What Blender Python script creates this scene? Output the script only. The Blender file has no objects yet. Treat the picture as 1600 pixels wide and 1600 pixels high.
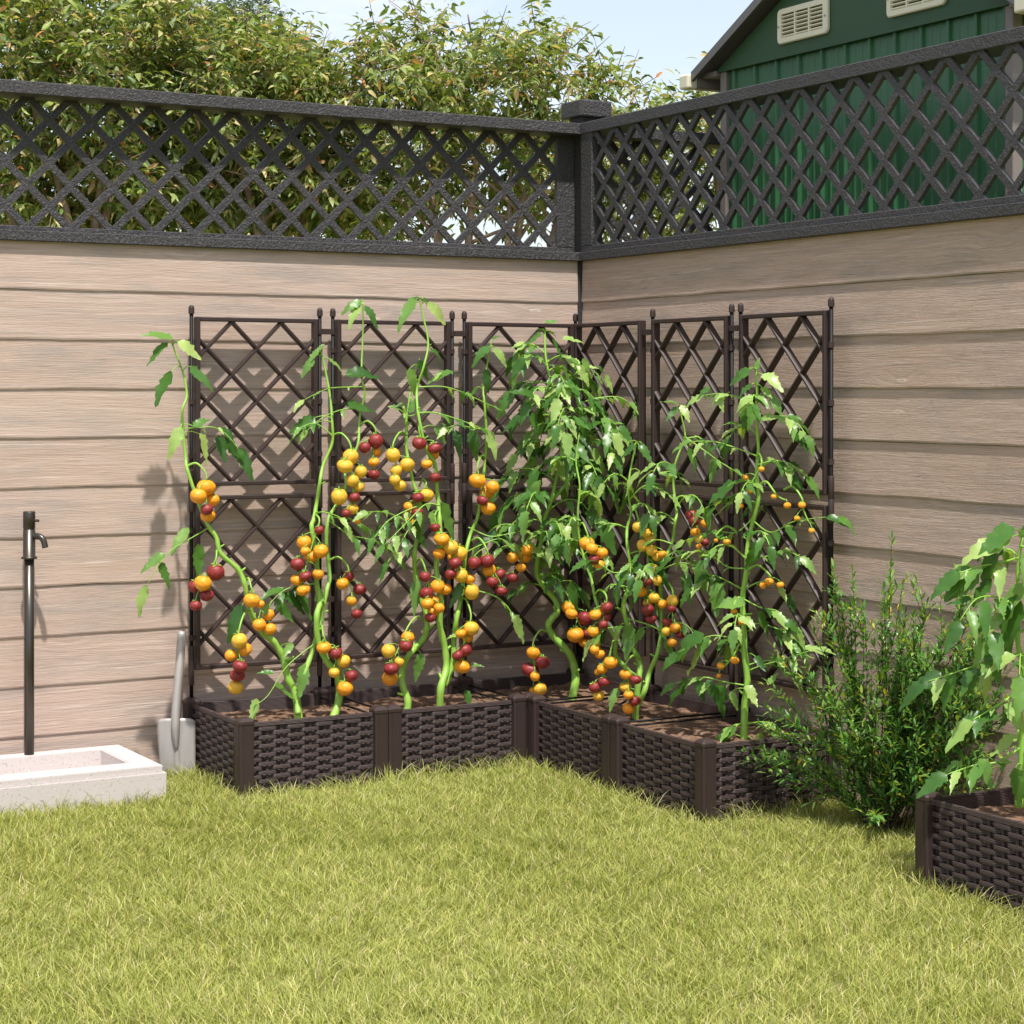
import bpy, bmesh, math, random
import numpy as np
from mathutils import Vector, Matrix, noise
random.seed(11); rng = np.random.default_rng(11)
PI = math.pi
sc = bpy.context.scene
COL = sc.collection

# ------------------------------------------------------------------ camera frame
F = 3153.0
H = 1.035
CAM = Vector((-3.168, -5.190, H))
A = math.radians(60.4)
FW = Vector((math.cos(A), math.sin(A), 0)); RT = Vector((math.sin(A), -math.cos(A), 0)); UP = Vector((0, 0, 1))

def at(px, py, p0, n):
    """point on the vertical plane through p0 with normal n seen at that place of the photo"""
    d = FW + RT * ((px - 800) / F) + UP * ((610 - py) / F)
    t = (Vector(p0) - CAM).dot(n) / d.dot(n)
    return CAM + d * t

# ------------------------------------------------------------------ object helpers
def tag(o, label=None, cat=None, group=None, kind=None):
    if label: o['label'] = label
    if cat: o['category'] = cat
    if group: o['group'] = group
    if kind: o['kind'] = kind
    return o

def empty(name, loc, label, cat, group=None):
    o = bpy.data.objects.new(name, None); COL.objects.link(o)
    o.location = loc; o.empty_display_size = .1
    return tag(o, label, cat, group)

def link(name, me, mat=None, parent=None, loc=None, smooth=False):
    if mat and not me.materials: me.materials.append(mat)
    if smooth: me.polygons.foreach_set('use_smooth', [True] * len(me.polygons))
    o = bpy.data.objects.new(name, me); COL.objects.link(o)
    if parent:
        o.parent = parent
        if loc is None:                       # mesh given in world coordinates
            o.location = -parent.matrix_world_loc if False else tuple(-Vector(root_loc(parent)))
        else: o.location = loc
    elif loc is not None: o.location = loc
    return o

def root_loc(o):
    l = Vector(o.location)
    while o.parent: o = o.parent; l += Vector(o.location)
    return l

def from_bm(name, bm, mat, parent=None, loc=None, smooth=False):
    bmesh.ops.recalc_face_normals(bm, faces=bm.faces)
    me = bpy.data.meshes.new(name); bm.to_mesh(me); bm.free()
    return link(name, me, mat, parent, loc, smooth)

def box(bm, x0, x1, y0, y1, z0, z1, bev=0.0, seg=1):
    r = bmesh.ops.create_cube(bm, size=1)
    vs = r['verts']
    for v in vs:
        v.co = Vector((x0 + (v.co.x + .5) * (x1 - x0), y0 + (v.co.y + .5) * (y1 - y0), z0 + (v.co.z + .5) * (z1 - z0)))
    if bev > 0:
        es = list({e for v in vs for e in v.link_edges})
        bmesh.ops.bevel(bm, geom=es, offset=bev, segments=seg, affect='EDGES', profile=.5)

class MB:
    """plain mesh builder"""
    def __init__(s): s.v = []; s.f = []; s.uv = []; s.mi = []
    def tube(s, pts, rad, sides=8, cap=True):
        pts = [Vector(p) for p in pts]; n = len(pts); b0 = len(s.v)
        t0 = (pts[1] - pts[0]).normalized()
        a = t0.orthogonal().normalized()
        for i, p in enumerate(pts):
            t = (pts[min(i + 1, n - 1)] - pts[max(i - 1, 0)])
            if t.length < 1e-9: t = t0
            t.normalize()
            a = (a - t * a.dot(t)).normalized(); b = t.cross(a)
            r = rad[i] if isinstance(rad, (list, tuple)) else rad
            for k in range(sides):
                w = 2 * PI * k / sides
                s.v.append(p + a * (math.cos(w) * r) + b * (math.sin(w) * r))
        for i in range(n - 1):
            for k in range(sides):
                k2 = (k + 1) % sides
                s.f.append((b0 + i * sides + k, b0 + i * sides + k2, b0 + (i + 1) * sides + k2, b0 + (i + 1) * sides + k))
        if cap:
            s.f.append(tuple(b0 + k for k in range(sides))[::-1])
            s.f.append(tuple(b0 + (n - 1) * sides + k for k in range(sides)))
    def lathe(s, prof, c, sides=16, axis='z'):
        b0 = len(s.v); c = Vector(c)
        for (r, h) in prof:
            for k in range(sides):
                w = 2 * PI * k / sides
                if axis == 'z': s.v.append(c + Vector((r * math.cos(w), r * math.sin(w), h)))
                elif axis == 'x': s.v.append(c + Vector((h, r * math.cos(w), r * math.sin(w))))
                else: s.v.append(c + Vector((r * math.cos(w), h, r * math.sin(w))))
        for i in range(len(prof) - 1):
            for k in range(sides):
                k2 = (k + 1) % sides
                s.f.append((b0 + i * sides + k, b0 + i * sides + k2, b0 + (i + 1) * sides + k2, b0 + (i + 1) * sides + k))
        s.f.append(tuple(b0 + k for k in range(sides))[::-1])
        s.f.append(tuple(b0 + (len(prof) - 1) * sides + k for k in range(sides)))
    def leaf(s, o, d, n, L, W, droop=.25, fold=.25, seg=9, serr=.22, curl=0.0, kind='tomato'):
        o = Vector(o); d = Vector(d).normalized(); n = Vector(n)
        n = (n - d * n.dot(d))
        if n.length < 1e-4: n = d.orthogonal()
        n.normalize(); sd = d.cross(n)
        b0 = len(s.v)
        tw = random.uniform(-.35, .35)
        for i in range(seg + 1):
            t = i / seg
            if kind == 'tomato':
                w = (math.sin(PI * min(1, t ** .62)) ** .8 if t < 1 else 0) * (1 - .25 * t)
                if t > .97: w = .02
                if t < .03: w = .06
                if i % 2 == 0 and 0 < i < seg: w *= (1 - serr)
                if i % 4 == 1: w *= 1.12
            else:
                w = math.sin(PI * t ** .8) if 0 < t < 1 else .03
            bend = droop * L * t * t
            c = o + d * (L * t * (1 - .12 * abs(droop) * t)) - n * bend * .6 + Vector((0, 0, -bend * .5))
            s2 = (sd + n * tw * t).normalized(); n2 = n
            e = W * .5 * w
            up = fold * e + curl * math.sin(t * 9 + tw * 9) * W * .06
            wav = W * .05 * math.sin(i * 2.1 + tw * 20)
            # the serrated tips point forward
            fwd = d * (L * .035 if (i % 2) else 0)
            s.v += [c - s2 * e + n2 * (up + wav) + fwd, c, c + s2 * e + n2 * (up - wav) + fwd]
        for i in range(seg):
            a = b0 + i * 3
            s.f += [(a, a + 1, a + 4, a + 3), (a + 1, a + 2, a + 5, a + 4)]
    def build(s, name, mat, parent=None, loc=None, smooth=True):
        me = bpy.data.meshes.new(name)
        me.from_pydata([tuple(v) for v in s.v], [], s.f); me.update()
        return link(name, me, mat, parent, loc, smooth)

def spline(P, k=5):
    P = [Vector(p) for p in P]; out = []
    n = len(P)
    for i in range(n - 1):
        p0 = P[max(i - 1, 0)]; p1 = P[i]; p2 = P[i + 1]; p3 = P[min(i + 2, n - 1)]
        for j in range(k):
            t = j / k
            out.append(.5 * ((2 * p1) + (p2 - p0) * t + (2 * p0 - 5 * p1 + 4 * p2 - p3) * t * t + (3 * p1 - p0 - 3 * p2 + p3) * t ** 3))
    out.append(P[-1]); return out

# ------------------------------------------------------------------ material helpers
class M:
    def __init__(s, name, rough=.6, spec=.5):
        s.m = bpy.data.materials.new(name); s.m.use_nodes = True
        s.t = s.m.node_tree; s.n = s.t.nodes; s.l = s.t.links
        s.b = s.n['Principled BSDF']; s.b.inputs['Roughness'].default_value = rough
        s.b.inputs['Specular IOR Level'].default_value = spec
        s.out = s.n['Material Output']
    def add(s, t, **kw):
        nd = s.n.new(t)
        for k, v in kw.items():
            if k in nd.inputs.keys() if isinstance(k, str) else False: nd.inputs[k].default_value = v
            else: setattr(nd, k, v)
        return nd
    def tex(s, src='Object', scale=(1, 1, 1), loc=None):
        tc = s.n.new('ShaderNodeTexCoord'); mp = s.n.new('ShaderNodeMapping')
        s.l.new(tc.outputs[src], mp.inputs['Vector']); mp.inputs['Scale'].default_value = scale
        if loc is not None: s.l.new(loc, mp.inputs['Location'])
        return mp.outputs[0]
    def noise(s, vec, scale=5, detail=4, rough=.55, dist=0, out='Fac'):
        nd = s.n.new('ShaderNodeTexNoise'); s.l.new(vec, nd.inputs['Vector'])
        nd.inputs['Scale'].default_value = scale; nd.inputs['Detail'].default_value = detail
        nd.inputs['Roughness'].default_value = rough; nd.inputs['Distortion'].default_value = dist
        return nd.outputs[out]
    def ramp(s, fac, stops, interp='LINEAR'):
        nd = s.n.new('ShaderNodeValToRGB'); s.l.new(fac, nd.inputs[0]); r = nd.color_ramp; r.interpolation = interp
        while len(r.elements) < len(stops): r.elements.new(.5)
        for e, (p, c) in zip(r.elements, stops):
            e.position = p; e.color = (c[0], c[1], c[2], 1) if isinstance(c, (tuple, list)) else (c, c, c, 1)
        return nd.outputs[0]
    def mix(s, fac, a, b, mode='MIX'):
        nd = s.n.new('ShaderNodeMix'); nd.data_type = 'RGBA'; nd.blend_type = mode
        for sock, v in ((nd.inputs[0], fac), (nd.inputs[6], a), (nd.inputs[7], b)):
            if isinstance(v, bpy.types.NodeSocket): s.l.new(v, sock)
            elif isinstance(v, (int, float)): sock.default_value = v
            else: sock.default_value = (*v, 1)
        return nd.outputs[2]
    def math(s, op, a, b=0.0, clamp=False):
        nd = s.n.new('ShaderNodeMath'); nd.operation = op; nd.use_clamp = clamp
        for sock, v in ((nd.inputs[0], a), (nd.inputs[1], b)):
            if isinstance(v, bpy.types.NodeSocket): s.l.new(v, sock)
            else: sock.default_value = v
        return nd.outputs[0]
    def color(s, c):
        if isinstance(c, bpy.types.NodeSocket): s.l.new(c, s.b.inputs['Base Color'])
        else: s.b.inputs['Base Color'].default_value = (*c, 1)
        return s
    def bump(s, h, strength=.3, dist=.002):
        nd = s.n.new('ShaderNodeBump'); nd.inputs['Strength'].default_value = strength; nd.inputs['Distance'].default_value = dist
        s.l.new(h, nd.inputs['Height']); s.l.new(nd.outputs[0], s.b.inputs['Normal']); return nd.outputs[0]
    def island(s):
        return s.n.new('ShaderNodeNewGeometry').outputs['Random Per Island']
    def translucent(s, col, amt=.35):
        tr = s.n.new('ShaderNodeBsdfTranslucent'); mx = s.n.new('ShaderNodeMixShader'); mx.inputs[0].default_value = amt
        if isinstance(col, bpy.types.NodeSocket): s.l.new(col, tr.inputs['Color'])
        else: tr.inputs['Color'].default_value = (*col, 1)
        s.l.new(s.b.outputs[0], mx.inputs[1]); s.l.new(tr.outputs[0], mx.inputs[2]); s.l.new(mx.outputs[0], s.out.inputs['Surface'])

def mat_wood(name, axis='x'):
    m = M(name, .8, .2)
    isl = m.island()
    off = m.n.new('ShaderNodeCombineXYZ')
    for i, k in enumerate((13.0, 7.0, 5.0)): m.l.new(m.math('MULTIPLY', isl, k), off.inputs[i])
    hv = lambda a, b: m.tex('Object', (a, a, b), off.outputs[0])
    w = m.noise(hv(1.6, 7), 1.6, 2, .5, 0, 'Color')
    add = m.n.new('ShaderNodeVectorMath'); add.operation = 'MULTIPLY_ADD'
    m.l.new(w, add.inputs[0]); add.inputs[1].default_value = (.5, .5, 2.6); m.l.new(hv(2.0, 95), add.inputs[2])
    vo = m.n.new('ShaderNodeTexVoronoi'); vo.feature = 'F1'
    m.l.new(hv(2.6, 9.0), vo.inputs['Vector']); vo.inputs['Scale'].default_value = 1.0; vo.inputs['Randomness'].default_value = 1
    d = vo.outputs['Distance']
    near = m.ramp(d, [(.0, 1.0), (.30, 0.0)])
    # grain lines bend round the knots
    add2 = m.n.new('ShaderNodeVectorMath'); add2.operation = 'ADD'; cb = m.n.new('ShaderNodeCombineXYZ')
    m.l.new(m.math('MULTIPLY', near, 2.6), cb.inputs[2]); m.l.new(add.outputs[0], add2.inputs[0]); m.l.new(cb.outputs[0], add2.inputs[1])
    grain = m.noise(add2.outputs[0], 1.9, 7, .66)
    fine = m.noise(hv(14, 420), 1.3, 3, .7)
    blot = m.noise(hv(1.2, 5), 2.6, 5, .62)
    warm = m.noise(hv(.8, 3), 2.0, 3, .5)
    base = m.ramp(grain, [(.22, (.36, .28, .23)), (.40, (.50, .405, .34)), (.58, (.585, .485, .415)), (.80, (.70, .605, .53))])
    base = m.mix(m.ramp(blot, [(.50, 0.0), (.66, .7)]), base, (.40, .365, .33))
    base = m.mix(m.ramp(warm, [(.5, 0.0), (.75, .5)]), base, (.55, .43, .33))
    base = m.mix(m.math('MULTIPLY', isl, .5), base, m.mix(1.0, base, (.92, .88, .87), 'MULTIPLY'))
    streak = m.ramp(m.noise(hv(1.0, 38), 1.6, 4, .6), [(.54, 0.0), (.66, .45)])
    base = m.mix(streak, base, (.385, .36, .335))
    pale = m.ramp(m.noise(hv(1.4, 60), 1.9, 4, .65), [(.60, 0.0), (.70, .6)])
    base = m.mix(pale, base, (.78, .70, .62))
    crack = m.ramp(m.noise(hv(5, 300), 1.2, 4, .7), [(.33, 1.0), (.385, 0.0)])
    patch = m.ramp(m.noise(hv(1.3, 12), 3, 3), [(.48, 0.0), (.60, 1.0)])
    base = m.mix(m.math('MULTIPLY', m.math('MULTIPLY', crack, patch), .8), base, (.20, .175, .155))
    kn = m.ramp(d, [(.0, 0.0), (.035, .3), (.05, 1.0), (.075, .0)])
    base = m.mix(m.math('MULTIPLY', kn, .75), base, (.74, .67, .57))
    core = m.ramp(d, [(.03, 1.0), (.055, 0.0)])
    base = m.mix(m.math('MULTIPLY', core, .6), base, (.36, .29, .245))
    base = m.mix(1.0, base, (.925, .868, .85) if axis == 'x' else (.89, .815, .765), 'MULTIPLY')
    m.color(base)
    h = m.math('ADD', m.math('MULTIPLY', grain, .42), m.math('ADD', m.math('MULTIPLY', fine, .75), m.math('MULTIPLY', kn, .25)))
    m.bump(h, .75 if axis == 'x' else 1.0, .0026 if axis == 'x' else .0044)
    return m.m

def mat_black(name='rough black coated metal', col=(.046, .043, .044), sc=100, st=.75):
    m = M(name, .55, .5)
    v = m.tex('Object')
    n1 = m.noise(v, sc, 3, .6, 1.2)
    m.color(m.mix(m.noise(v, 6, 3), tuple(c * .8 for c in col), tuple(c * 1.2 for c in col)))
    m.bump(m.ramp(n1, [(.35, 0.0), (.62, 1.0)]), st, .0032)
    return m.m

def mat_brown(name='dark brown plastic', rough=.48, groove=False):
    m = M(name, rough, .36)
    v = m.tex('Object')
    c = m.mix(m.noise(v, 9, 3), (.034, .021, .019), (.050, .033, .030))
    m.color(c)
    if groove:
        wv = m.n.new('ShaderNodeTexWave'); wv.bands_direction = 'Z'; m.l.new(v, wv.inputs['Vector'])
        wv.inputs['Scale'].default_value = 95; wv.inputs['Distortion'].default_value = .6; wv.inputs['Detail'].default_value = 1
        m.bump(wv.outputs['Fac'], .65, .0016)
    else: m.bump(m.noise(v, 300, 2), .12, .0006)
    return m.m

def mat_leaf(name, stops, trans, amt=.35, rough=.42, veins=True, nsc=60):
    m = M(name, rough, .4)
    isl = m.island()
    c = m.ramp(isl, stops)
    v = m.tex('Object')
    n = m.noise(v, nsc, 4, .65)
    c = m.mix(m.ramp(n, [(.35, 0.0), (.75, .5)]), c, m.mix(1.0, c, (1.5, 1.25, .8), 'MULTIPLY'))
    m.color(c); m.bump(n, .35, .0018)
    t = m.mix(1.0, c, trans, 'MULTIPLY')
    m.translucent(t, amt)
    return m.m

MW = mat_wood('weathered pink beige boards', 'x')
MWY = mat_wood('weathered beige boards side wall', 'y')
MBK = mat_black()
MBR = mat_brown()
MWK = mat_brown('dark brown wicker', .45, True); MWK.node_tree.nodes['Mix'].inputs[6].default_value = (.052, .035, .034, 1); MWK.node_tree.nodes['Mix'].inputs[7].default_value = (.080, .057, .055, 1)
MTUBE = M('black steel tube', .55, .25).color((.006, .006, .006)).m
MSTEM = mat_leaf('tomato stem', [(0, (.22, .44, .06)), (.6, (.27, .52, .08)), (1, (.30, .54, .11))], (1.2, 1.3, .6), .12, .4, False, 30)
MLEAF = mat_leaf('tomato leaf', [(0, (.035, .105, .020)), (.4, (.075, .19, .035)), (.7, (.17, .32, .075)), (1, (.36, .50, .17))], (1.8, 1.8, .6), .27, .34)  # ramp ends put shaded-dark and sunlit-pale tones into the leaf colour, random per leaf
MBUSH = mat_leaf('shrub leaf', [(0, (.05, .15, .035)), (.45, (.11, .26, .06)), (.86, (.23, .38, .09)), (.95, (.28, .34, .06)), (1, (.50, .38, .04))], (1.8, 1.9, .6), .25, .3)
MTREE = mat_leaf('tree leaf', [(0, (.05, .085, .03)), (.22, (.12, .19, .045)), (.55, (.28, .36, .085)), (.76, (.21, .27, .13)), (.86, (.44, .42, .18)), (.96, (.66, .56, .34)), (1, (.45, .16, .04))], (1.5, 1.5, .6), .3, .45, False, 20)
MTREE2 = mat_leaf('fine tree leaf', [(0, (.03, .06, .03)), (.6, (.06, .11, .045)), (1, (.12, .17, .06))], (1.5, 1.6, .6), .3, .45, False, 20)
MBARK = M('pale bark', .85, .2); _v = MBARK.tex('Object', (1, 1, .25)); _n = MBARK.noise(_v, 30, 5); MBARK.color(MBARK.ramp(_n, [(.3, (.16, .11, .075)), (.7, (.38, .28, .20))])); MBARK.bump(_n, .5, .01); MBARK = MBARK.m
MTWIG = M('dark shrub twig', .7, .2).color((.06, .04, .03)).m

def mat_tom(name, c1, c2):
    m = M(name, .44, .4)
    n = m.noise(m.tex('Object'), 3, 4, .6)
    m.color(m.mix(m.ramp(n, [(.35, 0.0), (.68, 1.0)]), c1, c2))
    m.bump(n, .12, .03)
    m.b.inputs['Subsurface Weight'].default_value = .08
    m.b.inputs['Subsurface Radius'].default_value = (.01, .004, .002); m.b.inputs['Subsurface Scale'].default_value = .5
    return m.m
TOM = {'o': mat_tom('orange tomato skin', (.80, .27, .012), (.86, .40, .03)),
       'y': mat_tom('yellow tomato skin', (.74, .38, .03), (.78, .50, .06)),
       'r': mat_tom('dark red tomato skin', (.20, .020, .022), (.30, .040, .038))}

# ------------------------------------------------------------------ ground
g = M('lawn soil', .95, .1); v = g.tex('Object')
g.color(g.mix(g.ramp(g.noise(v, 7, 5), [(.4, 0.0), (.65, 1.0)]), (.16, .17, .05), (.24, .23, .08))); g.bump(g.noise(v, 60, 5), .6, .02)
bm = bmesh.new(); bmesh.ops.create_grid(bm, x_segments=4, y_segments=4, size=150)
tag(from_bm('ground', bm, g.m), kind='structure', label='flat grassy ground under the lawn')

# lawn blades ------------------------------------------------------
def in_rect(x, y, r): return (x > r[0]) & (x < r[1]) & (y > r[2]) & (y < r[3])
BLOCK = [(-1.245, .3, -.405, .3), (-.405, .3, -1.245, .3), (-2.4, -1.42, -.335, .3), (-.365, .3, -2.40, -1.945), (-9, 9, .06, 9), (.06, 9, -9, 9)]
def lawn():
    N = 38000
    Z = np.sqrt(rng.uniform(2.75 ** 2, 6.1 ** 2, N)); u = rng.uniform(-.315, .315, N)
    cx = CAM.x + FW.x * Z + RT.x * u * Z; cy = CAM.y + FW.y * Z + RT.y * u * Z
    keep = np.ones(N, bool)
    for r in BLOCK: keep &= ~in_rect(cx, cy, r)
    cx, cy = cx[keep], cy[keep]; N = len(cx)
    hn = np.array([noise.noise(Vector((x * 2.3, y * 2.3, .3))) * .5 + noise.noise(Vector((x * 9, y * 9, 2.))) * .5 for x, y in zip(cx, cy)])
    lx = np.array([noise.noise(Vector((x * 1.7, y * 1.7, 7.))) for x, y in zip(cx, cy)]); ly = np.array([noise.noise(Vector((x * 1.7, y * 1.7, 17.))) for x, y in zip(cx, cy)])
    hs = 1 + .55 * hn
    K = 11
    X = np.repeat(cx, K) + rng.normal(0, .011, N * K); Y = np.repeat(cy, K) + rng.normal(0, .011, N * K)
    ok = np.ones(N * K, bool)
    for r in BLOCK: ok &= ~in_rect(X, Y, r)
    hs = np.repeat(hs, K)[ok]; LX = np.repeat(lx, K)[ok]; LY = np.repeat(ly, K)[ok]; X = X[ok]; Y = Y[ok]; n = len(X)
    # taller where the mower cannot reach: along planters and basin
    edge = np.zeros(n, bool)
    for r in BLOCK[:4]:
        edge |= in_rect(X, Y, (r[0] - .03, r[1] + .03, r[2] - .03, r[3] + .03))
    hgt = rng.uniform(.014, .040, n) * hs * np.where(edge, rng.uniform(.9, 1.9, n), 1)
    az = rng.uniform(0, 2 * PI, n); lean = rng.uniform(.1, 1.35, n)
    dx = np.cos(az) * lean + LX * .3; dy = np.sin(az) * lean + LY * .3
    wa = rng.uniform(0, PI, n); wx = np.cos(wa); wy = np.sin(wa); W = rng.uniform(.0006, .0013, n)
    V = np.zeros((n, 7, 3)); ts = (0, .38, .74, 1.0); ws = (1, .95, .6, 0)
    k = 0
    for t, w in zip(ts, ws):
        px = X + dx * hgt * t * t; py = Y + dy * hgt * t * t; pz = hgt * (t - .22 * t * t * np.minimum(lean, 1)) - .002
        if w:
            V[:, k] = np.stack([px - wx * W * w, py - wy * W * w, pz], 1); V[:, k + 1] = np.stack([px + wx * W * w, py + wy * W * w, pz], 1); k += 2
        else: V[:, k] = np.stack([px, py, pz], 1)
    b = np.arange(n)[:, None] * 7
    quads = np.concatenate([b + np.array([0, 1, 3, 2]), b + np.array([2, 3, 5, 4])], 1).reshape(-1)
    tris = (b + np.array([4, 5, 6])).reshape(-1)
    loops = np.concatenate([quads, tris]); nq = 2 * n
    me = bpy.data.meshes.new('grass'); me.vertices.add(n * 7); me.vertices.foreach_set('co', V.reshape(-1))
    me.loops.add(len(loops)); me.loops.foreach_set('vertex_index', loops.astype(np.int32))
    me.polygons.add(nq + n)
    st = np.concatenate([np.arange(nq) * 4, nq * 4 + np.arange(n) * 3]).astype(np.int32)
    me.polygons.foreach_set('loop_start', st)
    me.update(calc_edges=True)
    m = M('grass blade', .5, .3)
    c = m.ramp(m.island(), [(0, (.20, .25, .06)), (.45, (.42, .455, .11)), (.8, (.56, .55, .16)), (.92, (.64, .58, .28)), (1, (.64, .53, .34))])
    pn = m.noise(m.tex('Object'), 2.4, 4, .6)
    c = m.mix(m.ramp(pn, [(.35, 0.0), (.7, .6)]), c, m.mix(1.0, c, (.80, .84, .70), 'MULTIPLY'))
    m.color(c); m.translucent(m.mix(1.0, c, (1.2, 1.2, .6), 'MULTIPLY'), .3)
    o = link('grass', me, m.m)
    tag(o, 'short yellow green lawn with tufted blades covering the foreground', 'grass', kind='stuff')
lawn()

# ------------------------------------------------------------------ fences
ZB = H + .392          # underside of the bottom rail
def clapboards(L0, L1, side, mat, parent):
    """boards 0.131 m high. side 'x': face looks to -y at y=.05, running along x"""
    me_v = []; me_f = []
    top = ZB + .004; i = 0
    while top > -.06:
        z1 = top; z0 = top - .131
        n = 90; b0 = len(me_v)
        sl = random.uniform(-.001, .001)
        for k in range(n + 1):
            s = L0 + (L1 - L0) * k / n
            j = noise.noise(Vector((s * 5, i * 3.1, 0))) * .0026 + noise.noise(Vector((s * 30, i * 3.1, 4))) * .0011
            z0j = z0 + j + sl * s
            prof = [(.0485, z1), (.0472, z1 - .03), (.0452, z0j + .03), (.0440, z0j + .005), (.0452, z0j + .0010), (.052, z0j - .0005), (.066, z0j + .001), (.066, z1)]
            for (d, z) in prof:
                me_v.append((s, d, z) if side == 'x' else (d, s, z))
        m_ = 8
        for k in range(n):
            for q in range(m_):
                q2 = (q + 1) % m_
                me_f.append((b0 + k * m_ + q, b0 + k * m_ + q2, b0 + (k + 1) * m_ + q2, b0 + (k + 1) * m_ + q))
        me_f.append(tuple(b0 + q for q in range(m_))); me_f.append(tuple(b0 + n * m_ + q for q in range(m_)))
        top = z0 + .0005; i += 1
    bm = bmesh.new(); vs = [bm.verts.new(v) for v in me_v]
    for f in me_f: bm.faces.new([vs[i] for i in f])
    return from_bm('board_wall', bm, mat, parent)

def lattice_mesh(u0, u1, z0, z1, per, w, depth, ux, dpt, frame=None):
    """flat grid of diagonal slats with diamond holes. ux 'x' or 'y' = running axis, dpt = plane coordinate"""
    s = per / math.sqrt(2); R = (abs(u1 - u0) + (z1 - z0)) / 1.0 + .3
    k = int(R / s) + 1
    lines = []
    for i in range(-k, k + 1): lines += [i * s - w / 2, i * s + w / 2]
    bm = bmesh.new(); n = len(lines)
    uc = (u0 + u1) / 2 if frame is None else frame; zc = z1
    c = math.sqrt(.5)
    cache = {}
    def vert(i, j):
        if (i, j) not in cache:
            a, b = lines[i], lines[j]
            cache[(i, j)] = bm.verts.new((uc + (a - b) * c, 0, zc + (a + b) * c))
        return cache[(i, j)]
    for i in range(n - 1):
        for j in range(n - 1):
            if i % 2 == 1 and j % 2 == 1: continue
            am = (lines[i] + lines[i + 1]) / 2; b_ = (lines[j] + lines[j + 1]) / 2
            U = uc + (am - b_) * c; Zz = zc + (am + b_) * c
            if U < u0 - .15 or U > u1 + .15 or Zz < z0 - .15 or Zz > z1 + .15: continue
            bm.faces.new([vert(i, j), vert(i + 1, j), vert(i + 1, j + 1), vert(i, j + 1)])
    for co, no in (((u0, 0, 0), (-1, 0, 0)), ((u1, 0, 0), (1, 0, 0)), ((0, 0, z0), (0, 0, -1)), ((0, 0, z1), (0, 0, 1))):
        bmesh.ops.bisect_plane(bm, geom=bm.verts[:] + bm.edges[:] + bm.faces[:], plane_co=co, plane_no=no, clear_outer=True)
    bmesh.ops.delete(bm, geom=[v for v in bm.verts if not v.link_faces], context='VERTS')
    r = bmesh.ops.extrude_face_region(bm, geom=bm.faces[:])
    for v in [e for e in r['geom'] if isinstance(e, bmesh.types.BMVert)]: v.co.y += depth
    for v in bm.verts:
        x, y, z = v.co
        v.co = Vector((x, y + dpt, z)) if ux == 'x' else Vector((y + dpt, x, z))
    return bm

RZ0, RZ1 = H + .778, H + .812      # top rail
def abox(bm, side, a0, a1, d0, d1, z0, z1, bev=.002):
    if side == 'x': box(bm, a0, a1, d0, d1, z0, z1, bev)
    else: box(bm, d0, d1, a0, a1, z0, z1, bev)
def fence(name, label, side, a0, a1, wood, lat_phase, boards=True):
    mid = (a0 + a1) / 2
    root = empty(name, (mid, .05, 0) if side == 'x' else (.05, mid, 0), label, 'fence', 'fences with lattice tops')
    bpy.context.view_layer.update()
    if boards: clapboards(a0, a1, side, wood, root)
    bm = bmesh.new(); abox(bm, side, a0, a1, .040, .145, RZ0, RZ1); from_bm('top_rail', bm, MBK, root)
    bm = bmesh.new(); abox(bm, side, a0, a1, .030, .145, ZB, ZB + .027); from_bm('bottom_rail', bm, MBK, root)
    bm = bmesh.new()
    lz0, lz1 = ZB + .027, RZ0 + .004
    f0 = .104 if side == 'x' else .043
    abox(bm, side, a0, a1, f0, f0 + .022, lz0, lz0 + .018)
    abox(bm, side, a1 - .062, a1, f0, f0 + .022, lz0 + .018, lz1)
    from_bm('lattice_frame', bm, MBK, root)
    bm = lattice_mesh(a0, a1 - .062, lz0 + .018, lz1, .117 if side == 'x' else .111, .0185, .012, side, .108 if side == 'x' else .047, lat_phase)
    from_bm('lattice_panel', bm, MBK, root)
    return root
fence('board_fence', 'sunlit pinkish board fence on the left with black lattice top, tap standing before it', 'x', -3.4, .062, MW, -.0)
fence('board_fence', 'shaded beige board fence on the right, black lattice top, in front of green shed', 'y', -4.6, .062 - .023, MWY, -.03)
fence('board_fence', 'black lattice fence seen beyond the corner post, running on behind to the shed', 'x', .138, 2.4, MW, .3)

root = empty('fence_post', (.1, .1, 0), 'black square corner post with boxy cap where the two fences meet', 'post')
bm = bmesh.new(); box(bm, .063, .137, .063, .137, ZB + .027, H + .84, .003); from_bm('post_shaft', bm, MBK, root)
bm = bmesh.new(); box(bm, .0365, .1, .0365, .1, 0, ZB, .002); from_bm('post_strip', bm, mat_black('black corner strip', (.03, .03, .03), 260, 1.0), root)
bm = bmesh.new(); box(bm, .0425, .1575, .0425, .1575, H + .836, H + .886, .004, 2)
vs = [bm.verts.new(p) for p in ((.047, .047, H + .8855), (.153, .047, H + .8855), (.153, .153, H + .8855), (.047, .153, H + .8855), (.1, .1, H + .897))]
for i in range(4): bm.faces.new((vs[i], vs[(i + 1) % 4], vs[4]))
from_bm('post_cap', bm, MBK, root)

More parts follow.
